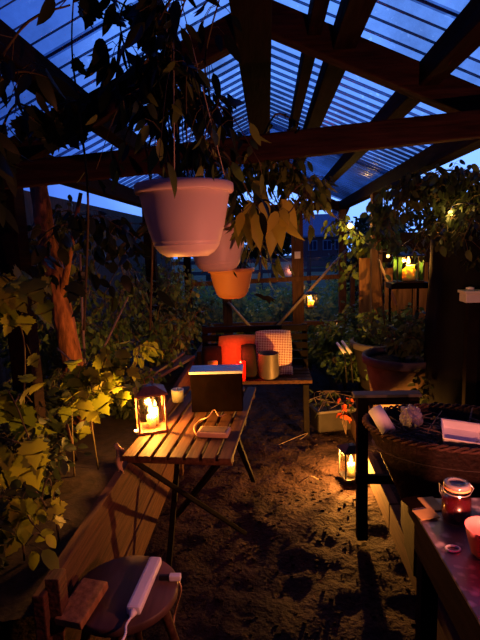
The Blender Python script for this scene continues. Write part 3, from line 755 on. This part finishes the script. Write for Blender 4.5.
climber('olive vine trailing along the underside of the cross beam', [(215, 130, 1.98), (262, 150, 1.98), (300, 172, 1.98), (312, 205, 1.98)], 24, .06, 'hang', 'drop', .08, group=g2, branches=9, blen=.2)
climber('thin vine curling up around the cross beam by the ridge', [(262, 140, 1.95), (275, 115, 1.93), (290, 118, 1.92), (300, 125, 1.9)], 8, .04, 'dark', 'oval', .03, group=g2)
climber('large yellowing leaves drooping in front of the end window', [(232, 180, 1.9), (250, 206, 1.85), (266, 200, 1.8), (286, 214, 1.8), (300, 196, 1.8)], 17, .12, 'ochre', 'drop', .09, 1.3, face=V((-.3, -1, .1)), group=g2)
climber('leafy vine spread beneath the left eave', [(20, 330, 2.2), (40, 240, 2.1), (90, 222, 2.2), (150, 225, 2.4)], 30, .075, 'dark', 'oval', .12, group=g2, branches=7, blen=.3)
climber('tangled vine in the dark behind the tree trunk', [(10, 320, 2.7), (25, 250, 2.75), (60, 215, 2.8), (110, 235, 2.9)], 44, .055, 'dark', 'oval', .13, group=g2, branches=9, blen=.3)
# right side
climber('climber wound round the eave below the clear roof', [(385, 330, 3.6), (378, 240, 3.5), (382, 200, 3.3), (388, 185, 3.2)], 40, .06, 'bush', 'oval', .09, group=g2, branches=5, blen=.2)
climber('climber around the yellow bulb by the end window', [(372, 300, 4.8), (360, 250, 4.7), (350, 232, 4.6), (335, 215, 4.7)], 40, .06, 'hang', 'oval', .10, group=g2, branches=6, blen=.3)
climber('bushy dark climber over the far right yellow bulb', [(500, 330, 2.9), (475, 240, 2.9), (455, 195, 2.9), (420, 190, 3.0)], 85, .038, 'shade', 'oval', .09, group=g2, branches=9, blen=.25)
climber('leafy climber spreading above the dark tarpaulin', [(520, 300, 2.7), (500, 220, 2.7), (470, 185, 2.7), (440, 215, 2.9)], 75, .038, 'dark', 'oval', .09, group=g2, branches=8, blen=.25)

climber('dark leafy vine closing the gap between eave and added board screen', [(520, 260, 2.6), (495, 190, 2.6), (460, 172, 2.7), (420, 190, 3.0)], 90, .05, 'shade', 'oval', .11, group=g2, branches=12, blen=.3)
# ------------------------------------------------------------------ left bed: plants
trunk = thing('tree_trunk', 'rough reddish tree trunk glowing behind the vine leaves', 'tree trunk', (AY(70, 330, 2.55).x, 2.55, .45))
tp = [(0.02, 0, 0), (-.01, .0, .5), (-.06, .02, .9), (-.10, .02, 1.25), (-.12, .05, 1.6)]
mb = MB().tube(curve_pts(tp, 22), lambda t: .062-.02*t, 28)
mb.v = [tuple(V(v_) + V((v_[0], v_[1], 0)).normalized()*(0.011*noise.noise(V((v_[0]*30, v_[1]*30, v_[2]*9))))) for v_ in mb.v]; mb.build('bark', M['bark'], trunk)
MB().tube([(-.03, 0, .8), (.06, -.05, 1.05), (.14, -.04, 1.35)], .022, 10, .01).build('branch', M['bark'], trunk)
fc = V((.55, -.75, .25))
gl = 'vine leaves in the left raised bed'
def bedplant(label, px, pyb, y, path, n_, size, lm, shape, reach, br, blen=.22, face=fc, z0=.5):
    b_ = V((AY(px, pyb, y).x, y, z0)); pts = [b_] + [AY(*q) for q in path]; paths = [pts]; c = curve_pts(pts, 4)
    for _ in range(br):
        p0 = random.choice(c[3:]); e = p0 + V((random.uniform(-1, 1), random.uniform(-.6, .6), random.uniform(-.7, .7)))*blen; paths.append([p0, p0.lerp(e, .5)+V((0, 0, .03)), e])
    return plant('vine_plant', label, 'vine plant', b_, paths, n_, size, shape, lm, reach, .45, .004, gl, face)
random.seed(5)
bedplant('broad yellow green leaves at the picture edge above the others', 10, 420, 1.75, [(25, 360, 1.72), (20, 318, 1.7), (40, 300, 1.7)], 8, .10, 'vine', 'lobed', .09, 2)
bedplant('large lobed yellow leaves hanging low at the picture edge', 12, 520, 1.45, [(30, 460, 1.42), (22, 420, 1.4), (8, 390, 1.4)], 6, .10, 'vine', 'lobed', .08, 2)
bedplant('bright lobed leaves closest to the table lantern', 95, 430, 2.05, [(90, 400, 2.02), (105, 375, 2.0), (120, 345, 2.0)], 10, .075, 'vine', 'lobed', .09, 4, .16)
bedplant('yellow green leaves over the stick tripod beside the lantern', 70, 430, 1.95, [(72, 400, 1.9), (85, 385, 1.9), (100, 400, 1.92)], 7, .075, 'vine', 'lobed', .09, 3, .17)
bedplant('lower curling leaves drooping over the raised bed planks', 55, 500, 1.5, [(50, 480, 1.47), (42, 500, 1.42), (55, 515, 1.38), (70, 520, 1.35)], 5, .07, 'vine', 'lobed', .05, 1, .1)
bedplant('small leaved plant beside the front of the raised bed', 20, 520, 1.4, [(20, 500, 1.38), (30, 520, 1.33), (48, 540, 1.3)], 5, .06, 'vine', 'oval', .06, 2, .12)
bedplant('leaves reaching out behind the table lantern toward the pots', 135, 380, 2.7, [(135, 360, 2.6), (140, 345, 2.5), (160, 350, 2.45)], 9, .08, 'vine', 'lance', .06, 2, .15)
random.seed(9)
for i, (px, py, y, w_, lb) in enumerate((
        (110, 250, 3.2, .35, 'dark tomato plant behind the pale crossed sticks'), (150, 250, 3.5, .35, 'tall tomato plant left of the pots, over the bed planks'),
        (185, 262, 4.0, .34, 'tomato plant beneath the middle hanging pot'), (170, 235, 4.6, .4, 'tallest tomato plant against the end wall'),
        (195, 285, 5.0, .34, 'low bushy tomato plant near the end window'), (60, 250, 3.0, .4, 'shadowy tomato plant behind the tree trunk'), (20, 240, 2.8, .4, 'shadowy tomato plant at the edge of the bed'))):
    t_ = AY(px, py, y); b_ = V((min(t_.x, -.8), y, .5))
    ps = bush_paths(b_, w_, t_.z-.5, 9)
    plant('tomato_plant', lb, 'tomato plant', b_, ps, 75, .045, 'oval', 'tomato', .11, .7, .005, 'tomato plants in the left raised bed')
for i, (x_, y_, w_, h_, lb) in enumerate(((-.95, 1.35, .22, .40, 'dark undergrowth at the front end of the raised bed'), (-1.0, 1.8, .25, .45, 'dark undergrowth in the middle of the raised bed'), (-1.15, 2.3, .28, .5, 'dark undergrowth around the foot of the tree trunk'), (-.86, 2.75, .16, .34, 'dark undergrowth behind the table lantern'))):
    plant('dark_shrub', lb, 'shrub', (x_, y_, .5), bush_paths((x_, y_, .5), w_, h_, 11), 60, .045, 'oval', 'shade', .09, .4, .003, 'dark undergrowth in the raised bed', t0=.1)
for i, (px, py, y, rr_, lb) in enumerate(((395, 200, 6.2, .7, 'dark tall shrub outside the eave above the fence boards'), (440, 188, 5.2, .7, 'dark tall shrub beyond the wide dark board'), (352, 212, 8.8, .5, 'dark narrow shrub outside by the yellow bulb'))):
    t_ = AY(px, py, y); plant('tall_shrub', lb, 'shrub', (t_.x+.1, y, -.07), bush_paths((t_.x+.1, y, -.07), rr_, t_.z, 26), 90, .075, 'oval', 'shade', .16, .3, .008, None, twig=False, t0=.35)
# sticks
pole([AZ(88, 381, .95)+V((0, .0, 0)), AY(128, 297, 2.1)], .005, 'garden_stick', 'pale bamboo stick leaning to the upper right above the bright leaves', 'stick')
pole([AY(87, 400, 1.95), AY(83, 330, 1.95), AY(80, 254, 1.95)], .006, 'garden_stick', 'upright pale bamboo stick rising from the bright leaves', 'stick')
pole([AY(86, 374, 1.97), AY(57, 348, 1.97)], .004, 'garden_stick', 'short thin stick crossing in front of the tree trunk', 'stick')
pole([AZ(76, 460, .5), AY(67, 425, 1.7)], .008, 'garden_stick', 'short blunt stake standing among the low leaves', 'stick', 'plank')
# grey planks lying by the bed
for i, (a_, b_, lb) in enumerate(((AY(133, 372, 3.0), AY(190, 352, 3.9), 'grey weathered plank lying on the raised bed edge'), (AY(140, 362, 3.1), AY(180, 352, 3.9), 'second grey plank resting behind the first one'))):
    a_ = V((a_.x, a_.y, .60+.03*i)); b_ = V((b_.x, b_.y, .60+.03*i))
    o = MB().bar((0, 0, 0), b_-a_, .09, .02).build('loose_plank', M['greywood']); o.location = a_; tag(o, lb, 'plank')

# ------------------------------------------------------------------ right side: bushes, tubs
random.seed(13)
for i, (px, py, y, w_, k_, lm, lb) in enumerate((
        (330, 308, 4.9, .28, 12, 'bush', 'bright green bush beside the small hanging lantern'), (355, 305, 5.3, .3, 12, 'bush', 'green bush below the yellow bulb'),
        (385, 300, 4.1, .36, 13, 'bush', 'green bush below the slanting pole'), (420, 315, 3.7, .36, 13, 'bush', 'bush beneath the green glass lantern'),
        (455, 318, 3.4, .36, 12, 'shade', 'dim bush beside the pale garden box'), (310, 325, 5.2, .24, 10, 'bush', 'low green bush behind the bench end'),
        (470, 350, 3.0, .34, 12, 'shade', 'dark low bush behind the wicker basket'), (345, 322, 4.4, .24, 10, 'bush', 'low bush behind the two blue lit tools'))):
    t_ = AY(px, py, y); b_ = V((t_.x, y, .12))
    plant('green_bush', lb, 'bush', b_, bush_paths(b_, w_, max(.3, t_.z-.12), k_), 75, .055, 'oval', lm, .10, .3, .004, 'bushes along the right side', t0=.3)
def tub(label, px, pyrim, y, dia, hh, m, stand):
    q = AY(px, pyrim, y); R_ = dia/2
    r_ = thing('plant_tub', label, 'plant tub', (q.x, q.y, q.z-hh), 0, 'round plant tubs on the right')
    MB().lathe([(0, 0), (R_*.66, 0), (R_*.7, .01), (R_*.9, hh*.8), (R_*.92, hh*.86), (R_*.9, hh*.87), (R_*.6, hh*.87)], n=48).build('body', m, r_)
    MB().lathe([(R_*.92, hh*.86), (R_, hh*.87), (R_*1.02, hh*.97), (R_, hh), (R_*.93, hh), (R_*.91, hh*.9)], n=48).build('rim', M['greywood'], r_)
    MB().lathe([(R_*.92, hh*.88), (0, hh*.9)], n=24).build('soil', M['soil'], r_)
    return q, R_
T1 = tub('large worn tub with candle glow on its near side', 402, 354, 3.35, .54, .42, M['clay'], 0)
T2 = tub('dark round tub behind the glowing one', 386, 340, 4.15, .6, .42, M['claydark'], 0)
for q, h_, n_, lb in ((T1[0], .42, 15, 'leafy plant growing in the large worn tub'), (T2[0], .38, 13, 'leafy plant growing in the dark round tub')):
    b_ = V((q.x, q.y, q.z-.05)); plant('potted_plant', lb, 'potted plant', b_, bush_paths(b_, .26, h_, n_), 34, .05, 'oval', 'tomato', .08, .4, .004, 'plants in the round tubs', t0=.3)
# block under each tub
for q, hh, lb in ((T1[0], .42, 'low timber block under the large worn tub'), (T2[0], .42, 'low timber block under the dark round tub')):
    zt = q.z-hh
    if zt > .13: 
        o = MB().box((0, 0, (zt-.10)/2), (.4, .4, zt-.10), bevel=.01).build('timber_block', M['beamx']); o.location = (q.x, q.y, .10); tag(o, lb, 'block')
# blue lit tools
for i, (a_, b_, lb) in enumerate((((337, 343, 3.9), (344, 352, 3.8), 'left of two short pale handles beside the tubs'), ((342, 341, 3.9), (350, 352, 3.8), 'right of two short pale handles beside the tubs'))):
    A_, B_ = AY(*a_), AY(*b_); B_ = B_ + (B_-A_)*.1
    r_ = thing('hand_tool', lb, 'tool', B_); MB().tube([(0, 0, 0), A_-B_], .014, 8, .010).build('handle', M['white'], r_)
    MB().tube([(0, 0, 0), (0.02, .02, -.25)], .006, 6).build('shaft', M['black'], r_)

# covered barrel / tarpaulin at the right edge
q = AY(475, 222, 3.0)
tp_ = thing('covered_barbecue', 'dark tarpaulin covered barbecue at the picture edge below the bulb', 'barbecue', (q.x+.04, 3.0, 0))
mb = MB(); prof = []
def tarp(mb):
    n1, n2 = 28, 14; vs = []
    for j in range(n2+1):
        t = j/n2
        for i in range(n1):
            a_ = 2*PI*i/n1; ca, sa = math.cos(a_), math.sin(a_)
            sq = (abs(ca)**4+abs(sa)**4)**-.25
            if t < .3: rr = math.sin(t/.3*PI/2); zz = q.z - .10*(1-math.cos(t/.3*PI/2))
            else: rr = 1+.10*(t-.3); zz = q.z-.10-(t-.3)/.7*(q.z-.30)
            rr *= 1+.03*math.sin(a_*7+j)*(t > .3)
            vs.append((ca*sq*.27*rr, sa*sq*.22*rr, zz))
    mb.add(vs, [(j*n1+i, j*n1+(i+1) % n1, (j+1)*n1+(i+1) % n1, (j+1)*n1+i) for j in range(n2) for i in range(n1)], True)
tarp(mb); mb.build('cover', M['tarp'], tp_)
for sx in (-.2, .2):
    for sy in (-.15, .15): MB().bar((sx, sy, 0.1), (sx, sy, q.z-.3), .03, .03).build('leg', M['tarp'], tp_)
q = AY(471, 292, 2.75)
gb = thing('garden_box', 'small pale grey box on a post at the picture edge', 'box', (q.x+.01, 2.75, 0))
MB().box((0, 0, q.z-.03), (.11, .10, .05), bevel=.004).build('body', M['lid'], gb)
MB().box((0, 0, q.z+.003), (.13, .12, .016), bevel=.003).build('lid', M['lid'], gb)
MB().box((0, 0, (q.z-.05+.1)/2), (.06, .05, q.z-.15)).build('post', M['blackwood'], gb)
o = MB().lathe([(0, 0), (.02, 0), (.022, .016), (0, .02)], n=16).build('stone', M['whitepaint']); o.location = (q.x-.01, 2.74, q.z+.011); tag(o, 'round white pebble on the pale grey box', 'pebble')

# ------------------------------------------------------------------ black stand with post
a_ = AY(355, 394, 2.25); b_ = AY(424, 396, 2.25)
sd = thing('plant_stand', 'black wooden stand with flat top in front of the ground lantern', 'stand', ((a_.x+b_.x)/2, 2.25, 0))
sw2 = b_.x-a_.x; zt = a_.z
MB().box((0, .06, zt-.022), (sw2, .07, .016), bevel=.004).build('top', M['greywood'], sd)
MB().box((0, .06, zt-.045), (sw2-.03, .10, .03), bevel=.003).build('apron', M['blackwood'], sd)
for sx in (-1, 1):
    for sy in (.04,): MB().bar((sx*(sw2/2-.042), sy, 0), (sx*(sw2/2-.042), sy, zt-.03), .052, .05).build('leg', M['blackwood'], sd)
zc = AY(362, 477, 2.25).z
MB().bar((-sw2/2, -.02, zc), (sw2/2, -.02, zc), .025, .045).build('crossbar', M['blackwood'], sd)

# trough with leaves and sprawling dead stems left of the stand
q = AZ(335, 402, .22)
tr = thing('seed_tray', 'shallow tray of withered seedlings on the ground beside the stand', 'tray', (q.x, q.y, 0), .25)
MB().box((0, 0, .09), (.36, .2, .16), bevel=.02).build('tray_body', M['claydark'], tr)
MB().bar((-.19, -.1, .18), (.19, -.1, .18), .02, .02).bar((-.19, .1, .18), (.19, .1, .18), .02, .02).bar((-.18, -.11, .18), (-.18, .11, .18), .02, .02).bar((.18, -.11, .18), (.18, .11, .18), .02, .02).build('rim', M['greywood'], tr)
random.seed(31)
fm, sm = MB(), MB()
for _ in range(9):
    pp = curve_pts([V((random.uniform(-.15, .15), random.uniform(-.07, .07), .16)), V((random.uniform(-.2, .2), random.uniform(-.1, .1), .28)), V((random.uniform(-.28, .28), random.uniform(-.2, .1), random.uniform(.18, .36)))])
    sm.tube(pp, .0025, 5); foliage_on(fm, None, pp, 7, .05, 'lance', .04)
sm.build('stem', M['dry'], tr); fm.build('foliage', L['shade'], tr)
for i, (px, py, lb) in enumerate(((322, 425, 'dry twig bent over the lit soil near the ground lantern'), (300, 440, 'curved dry twig lying on the lit soil path'), (338, 418, 'dry twig arching beside the seed tray'), (285, 465, 'short dry twig on the darker soil'), (318, 480, 'straight twig on the soil in front of the ground lantern'))):
    c_ = AZ(px, py, 0); pts = [c_+V((0, 0, .004)), c_+V((random.uniform(-.1, .1), random.uniform(-.08, .08), .04)), c_+V((random.uniform(-.2, .2), random.uniform(-.1, .1), .004))]
    o = MB().tube([x_-c_ for x_ in curve_pts(pts)], .003, 5).build('dry_twig', M['dry']); o.location = c_; tag(o, lb, 'twig', 'twigs on the soil path')
# red blooms
q = AZ(346, 420, .12); fb = thing('red_flower', 'withered red flower spray beside the black stand', 'flower', (q.x, q.y, 0))
sm, fm = MB(), MB()
for _ in range(6):
    pp = curve_pts([V((0, 0, 0)), V((random.uniform(-.05, .05), random.uniform(-.05, .05), .14)), V((random.uniform(-.12, .12), random.uniform(-.1, .1), random.uniform(.16, .3)))]); sm.tube(pp, .002, 5)
    foliage_on(fm, None, pp, 6, .04, 'oval', .02, t0=.5)
sm.build('stem', M['dry'], fb); fm.build('petals', leafmat('red_petals', (.5, .06, .02), (.8, .16, .05)), fb)
# soil crumbs/straw: nobody could count them
random.seed(3)
mb = MB()
for _ in range(1500):
    x_, y_ = random.uniform(-.6, .6), random.uniform(.9, 5.5)
    z_ = gz(x_, y_)
    s = random.uniform(.004, .016); 
    if random.random() < .35: add_leaf(mb, V((x_, y_, z_+.004)), V((random.uniform(-1, 1), random.uniform(-1, 1), .1)), V((0, 0, 1)), s*3, 'tiny')
    else:
        k8 = [V((x_, y_, z_)) + V((a_*s*random.uniform(.4, .8), b_*s*random.uniform(.4, .8), c_*s*random.uniform(.4, .7))) for a_ in (-1, 1) for b_ in (-1, 1) for c_ in (-1, 1)]
        mb.add(k8, [(0, 1, 3, 2), (4, 6, 7, 5), (0, 4, 5, 1), (2, 3, 7, 6), (0, 2, 6, 4), (1, 5, 7, 3)])
tag(mb.build('soil_crumbs', M['soil']), 'crumbs of earth and bits of straw strewn on the soil path', 'debris', kind='stuff')

# ------------------------------------------------------------------ wicker basket with rubbish
q = AY(448, 424, 2.0)
BZ = .39
bk = thing('wicker_basket', 'large dark wicker basket full of dry stalks beside the red lit table', 'basket', (q.x+.03, 1.95, BZ), -.2)
RX, RY = .38, .25; hh = q.z-BZ+.01
def basket_wall(mb):
    n1, n2 = 96, 26; vs = []
    for j in range(n2+1):
        t = j/n2
        for i in range(n1):
            a_ = 2*PI*i/n1; rr = .60+.40*t+.010*math.sin(i*PI/2+j*PI)
            vs.append((math.cos(a_)*RX*rr, math.sin(a_)*RY*rr, t*hh))
    mb.add(vs, [(j*n1+i, j*n1+(i+1) % n1, (j+1)*n1+(i+1) % n1, (j+1)*n1+i) for j in range(n2) for i in range(n1)] + [tuple(range(n1))], True)
mb = MB(); basket_wall(mb); o = mb.build('woven_side', M['wicker'], bk); md = o.modifiers.new('thick', 'SOLIDIFY'); md.thickness = .01
mb = MB()
for ph in (0, 2.1, 4.2): mb.tube([(math.cos(a_)*(RX+.010*math.cos(a_*22+ph)), math.sin(a_)*(RY+.010*math.cos(a_*22+ph)), hh+.008*math.sin(a_*22+ph)) for a_ in [2*PI*i/220 for i in range(221)]], .0055, 6, caps=False)
mb.build('rim', M['wickerrim'], bk)
MB().lathe([(0, 0), (1, 0)], (0, 0, hh-.09), 32, RX*.93, RY*.93).build('filling', M['dry'], bk)
cr_ = thing('wooden_crate', 'dark upturned crate holding up the wicker basket', 'crate', (q.x+.05, 2.0, .1), -.1)
for k_ in range(3): MB().box((0, -.16, .05+k_*.105), (.40, .016, .09), bevel=.003).build('front_board', M['beam'], cr_)
for sx in (-1, 1): MB().box((sx*.2, 0, .155), (.016, .32, .30), bevel=.003).build('side_board', M['beam'], cr_)
MB().box((0, 0, .309), (.42, .34, .02), bevel=.003).build('top_board', M['beam'], cr_)
random.seed(17)
mb = MB()
for _ in range(170):
    a_ = random.uniform(0, 2*PI); rr = random.uniform(0, .75); c_ = V((math.cos(a_)*RX*rr, math.sin(a_)*RY*rr, hh+random.uniform(-.10, -.01)))
    d = V((random.uniform(-1, 1), random.uniform(-.5, .5), random.uniform(-.15, .25))).normalized()*random.uniform(.05, .13)
    mb.tube([c_-d, c_+rv(.012), c_+d], random.uniform(.0015, .004), 4)
mb.build('dry_stalks', M['dry'], bk)['kind'] = 'stuff'
def roll(pa, pb_, r_, label):
    d = pb_-pa; o = thing('paper_roll', label, 'paper roll', pa)
    z = d.normalized(); rot = z.to_track_quat('Z', 'Y').to_matrix()
    mb = MB().lathe([(r_*.35, 0), (r_, 0), (r_, d.length), (r_*.35, d.length), (r_*.35, 0)], n=28); mb.v = [tuple(rot @ V(v_)) for v_ in mb.v]; mb.build('sheet', M['paper'], o)
    mb = MB().lathe([(r_*.33, .002), (r_*.33, d.length-.002), (r_*.22, d.length-.002), (r_*.22, .002)], n=20); mb.v = [tuple(rot @ V(v_)) for v_ in mb.v]; mb.build('core', M['darkbox'], o)
roll(AY(389, 432, 1.86), AY(375, 409, 1.93), .030, 'white paper roll sticking up at the left end of the basket')
def crumple(px, py, y, s, label, name='crumpled_wrapper', m='paper', asp=(1, 1, .6)):
    bm = bmesh.new(); bmesh.ops.create_icosphere(bm, subdivisions=4, radius=1)
    for v_ in bm.verts:
        k_ = 1+.35*noise.noise(v_.co*2.2+V((px, py, 0)))+.2*abs(noise.noise(v_.co*6)); v_.co = V((v_.co.x*asp[0], v_.co.y*asp[1], v_.co.z*asp[2]))*k_*s
    me = bpy.data.meshes.new(name); bm.to_mesh(me); bm.free(); me.materials.append(M[m])
    o = bpy.data.objects.new(name, me); C.objects.link(o); o.location = AY(px, py, y); return tag(o, label, 'wrapper')
M['grimy'] = plain('grimy_cloudy_plastic', (.22, .2, .27), .4, var=.4, scale=14)
crumple(411, 417, 1.98, .05, 'crumpled cloudy wrapper lying on the dry stalks in the basket', m='grimy', asp=(.8, 1, .9))
# punnet
q = AY(462, 438, 1.84)
pn = thing('plastic_punnet', 'white plastic punnet tipped on the edge of the wicker basket', 'punnet', (q.x, q.y, q.z-.0), -.2); pn.rotation_euler = (.42, .1, -.2)
mb = MB(); W_, D_, Hh = .075, .05, .035
mb.box((0, 0, 0), (2*W_*.9, 2*D_*.9, .003)).build('bottom', M['paper'], pn)
for s, ax in ((1, 0), (-1, 0), (1, 1), (-1, 1)):
    (MB().box((s*W_*.95, 0, Hh/2), (.003, 2*D_, Hh), Matrix.Rotation(s*.2, 3, 'Y')) if ax == 0 else MB().box((0, s*D_*.95, Hh/2), (2*W_, .003, Hh), Matrix.Rotation(-s*.2, 3, 'X'))).build('side', M['paper'], pn)
MB().tube([(W_*1.05, D_*1.05, Hh), (-W_*1.05, D_*1.05, Hh), (-W_*1.05, -D_*1.05, Hh), (W_*1.05, -D_*1.05, Hh), (W_*1.05, D_*1.05, Hh)], .004, 6).build('rim', M['paper'], pn)

# ------------------------------------------------------------------ right table with oilcloth
e0, e1 = AZ(407, 498, TZ), AZ(480, 622, TZ)
dirv = (e1-e0).normalized(); nv = V((-dirv.y, dirv.x, 0))
if nv.x < 0: nv = -nv
ang = math.atan2(-dirv.y, -dirv.x)-PI/2
rt = thing('side_table', 'red lit table covered in flowered oilcloth holding a clip top jar', 'table', (e0.x, e0.y, 0), ang)
LL, WW = 1.05, .62
MB().box((WW/2, -LL/2, TZ-.028), (WW-.004, LL-.004, .036), bevel=.003).build('tabletop', M['beam'], rt)
for sx in (.05, WW-.05):
    for sy in (-.05, -LL+.05): MB().bar((sx, sy, 0), (sx, sy, TZ-.04), .05, .05).build('leg', M['beam'], rt)
MB().bar((.02, -.05, TZ-.09), (.02, -LL+.05, TZ-.09), .025, .09).build('apron', M['beam'], rt)
oc = thing('oilcloth', 'flowered oilcloth lying on the red lit table', 'tablecloth', (e0.x, e0.y, 0), ang)
MB().box((WW/2, -LL/2, TZ-.005), (WW, LL, .008), bevel=.003).build('cloth', M['oilcloth'], oc)
# jar
q = AZ(457, 524, TZ)
jr = thing('clip_top_jar', 'glass clip top jar of dark red preserve on the oilcloth', 'jar', (q.x+.004, q.y+.02, TZ), -.5)
MB().lathe([(0, 0), (.036, 0), (.040, .006), (.040, .075), (.034, .092), (.031, .097)], n=36).build('glass_body', M['glassjar'], jr)
MB().lathe([(0, .004), (.034, .004), (.037, .01), (.037, .068), (0, .070)], n=32).build('preserve', M['darkred'], jr)
MB().lathe([(.031, .097), (.036, .098), (.036, .102), (.031, .103)], n=32).build('seal', plain('orange_rubber', (.7, .25, .1), .6), jr)
MB().lathe([(.0, .108), (.018, .108), (.020, .113), (.026, .114), (.034, .112), (.036, .103), (.0, .103)], n=36).build('lid', M['glassjar'], jr)
MB().lathe([(.0, .1085), (.019, .1085), (.021, .114), (.033, .112), (.035, .104), (.0, .104)], n=36).build('lid_liner', plain('grey_jar_lid', (.2, .19, .2), .4), jr)
MB().tube([(math.cos(a_)*.035, math.sin(a_)*.035, .088) for a_ in [2*PI*i/28 for i in range(29)]], .0014, 6).tube([(-.035, 0, .088), (-.046, 0, .10), (-.044, 0, .075), (-.037, 0, .06), (-.041, .004, .088)], .0016, 6).tube([(.035, 0, .088), (.042, 0, .105), (.03, 0, .118)], .0016, 6).build('wire_clip', M['steel'], jr)
# bowl with red light
q = AZ(482, 556, TZ)
bo = thing('glowing_bowl', 'small bowl on the oilcloth in red light beside the jar', 'bowl', (q.x+.008, q.y, TZ))
MB().lathe([(0, .002), (.026, .002), (.034, .01), (.044, .05), (.050, .078), (.048, .078), (.042, .05), (.031, .012), (0, .008)], n=40).build('bowl_body', plain('frosted_red_bowl', (.32, .10, .11), .4, trans=.35), bo)
q = AZ(503, 585, TZ)
rc = thing('red_candle', 'red glass candle at the very edge of the oilcloth beside the bowl', 'candle', (q.x, q.y, TZ))
MB().lathe([(0, 0), (.030, 0), (.034, .12), (.030, .12), (.027, .02), (0, .02)], n=28).build('holder', M['redwax'], rc)
MB().lathe([(0, 0), (.007, .005), (.010, .015), (.006, .03), (0, .045)], (0, 0, .10), 14).build('flame', M['redglow'], rc)
lamp((0, 0, .14), (1, .26, .15), 28, .012, 'red_light', rc)
# ring
q = AZ(453, 548, TZ+.004)
o = MB().tube([(math.cos(a_)*.017, math.sin(a_)*.013, 0) for a_ in [2*PI*i/24 for i in range(25)]], .003, 6, caps=False).build('hair_tie', M['paper']); o.location = (q.x, q.y, TZ+.002); tag(o, 'thin pale loop lying between the jar and the bowl', 'loop')
# cards
for i, (px, py, rz_, sx, sy, m, lb) in enumerate(((418, 501, .3, .085, .06, 'darkbox', 'dark printed card at the far corner of the oilcloth'), (431, 504, .15, .05, .075, 'yellowcard', 'yellow card lying near the clip top jar'), (426, 515, .25, .06, .05, 'yellowcard', 'small pale card nearest the table edge'))):
    q = AZ(px, py, TZ+.002); o = MB().box((0, 0, 0), (sx, sy, .002), bevel=.0006).build('card', M[m]); o.location = (q.x, q.y, TZ+.0005+.0023*i); o.rotation_euler = (0, 0, rz_); tag(o, lb, 'card', 'cards on the oilcloth')

# ------------------------------------------------------------------ stool with white strip
SZ = .46
sA = AZ(125, 588, SZ); sr = (AZ(176, 588, SZ).x-AZ(72, 588, SZ).x)/2
so = thing('round_stool', 'low round wooden stool with splayed legs at the front of the path', 'stool', (sA.x, sA.y, 0))
M['seat'] = plain('dark_stool_seat', (.085, .045, .037), .5, var=.4, scale=5, stretch=(6, 1, 1))
MB().lathe([(0, SZ-.03), (sr*.97, SZ-.03), (sr, SZ-.024), (sr, SZ-.006), (sr*.97, SZ), (0, SZ)], n=56).build('seat', M['seat'], so)
for a_ in (.15, 1.72, 3.3, 4.85):
    MB().tube([(math.cos(a_)*sr*.62, math.sin(a_)*sr*.62, SZ-.03), (math.cos(a_)*sr*1.25, math.sin(a_)*sr*1.25, .0)], .016, 12, .012).build('leg', M['slat'], so)
a_, b_ = AZ(133, 612, SZ+.014), AZ(156, 560, SZ+.014)
ws = thing('power_strip', 'white plastic power strip lying across the round stool', 'power strip', (0, 0, 0))
d = (b_-a_); d.z = 0; yv = d.normalized(); xv = V((yv.y, -yv.x, 0)); rot = Matrix((xv, yv, V((0, 0, 1)))).transposed()
mid = (a_+b_)/2; mid.z = 0; ws.location = (mid.x, mid.y, SZ)
MB().box((0, 0, .015), (.043, d.length, .028), rot, .009).build('casing', M['white'], ws)
MB().tube([-d/2*.98+V((0, 0, .013)), -d/2*1.16+V((0, 0, .012))], .013, 12, .005).build('cord_sleeve', M['white'], ws)
e_ = [-d/2*1.14, -d/2*1.4+xv*(-.004), -d/2*1.7+xv*.005, -d/2*2.2]
MB().tube([x_+V((0, 0, .011)) for x_ in curve_pts(e_, 5)], .0035, 8).build('cord', M['white'], ws)
a_ = AZ(159, 577, SZ+.012); b_ = AZ(170, 577, SZ+.012); c_ = AZ(181, 577, SZ+.012)
pl = thing('power_plug', 'black and white plug on the rim of the round stool', 'plug', (b_.x, b_.y, SZ+.001))
MB().bar(a_-b_+V((0, 0, .01)), V((0.0, 0, .01)), .012, .016).build('black_end', M['black'], pl)
MB().bar(V((-.002, 0, .011)), c_-b_+V((0, 0, .011)), .02, .018, .004).build('white_end', M['white'], pl)
tag(MB().tube(curve_pts([AZ(178, 580, SZ+.004), AZ(181, 590, SZ-.03), AZ(175, 612, .3), AZ(172, 638, .25)], 6), .003, 6).build('cable', M['cream']), 'thin pale cord dropping from the plug past the stool', 'cord')
# plank leaning behind stool
a_ = AZ(70, 648, .40); b_ = AZ(98, 604, .42)
o = MB().bar((0, 0, 0), b_-a_, .085, .025, .004).build('loose_plank', M['fence']); o.location = (a_.x, a_.y, SZ+.014); tag(o, 'short orange plank end lying on the near edge of the stool', 'plank')

# ------------------------------------------------------------------ view
sc.view_settings.view_transform = 'Standard'; sc.view_settings.look = 'None'; sc.view_settings.gamma = 1.0
sc.view_settings.use_curve_mapping = False; sc.view_settings.exposure = 0.0
sc.cycles.use_denoising = True
sc.cycles.max_bounces = 8; sc.cycles.transparent_max_bounces = 24
sc.cycles.sample_clamp_indirect = 3.0
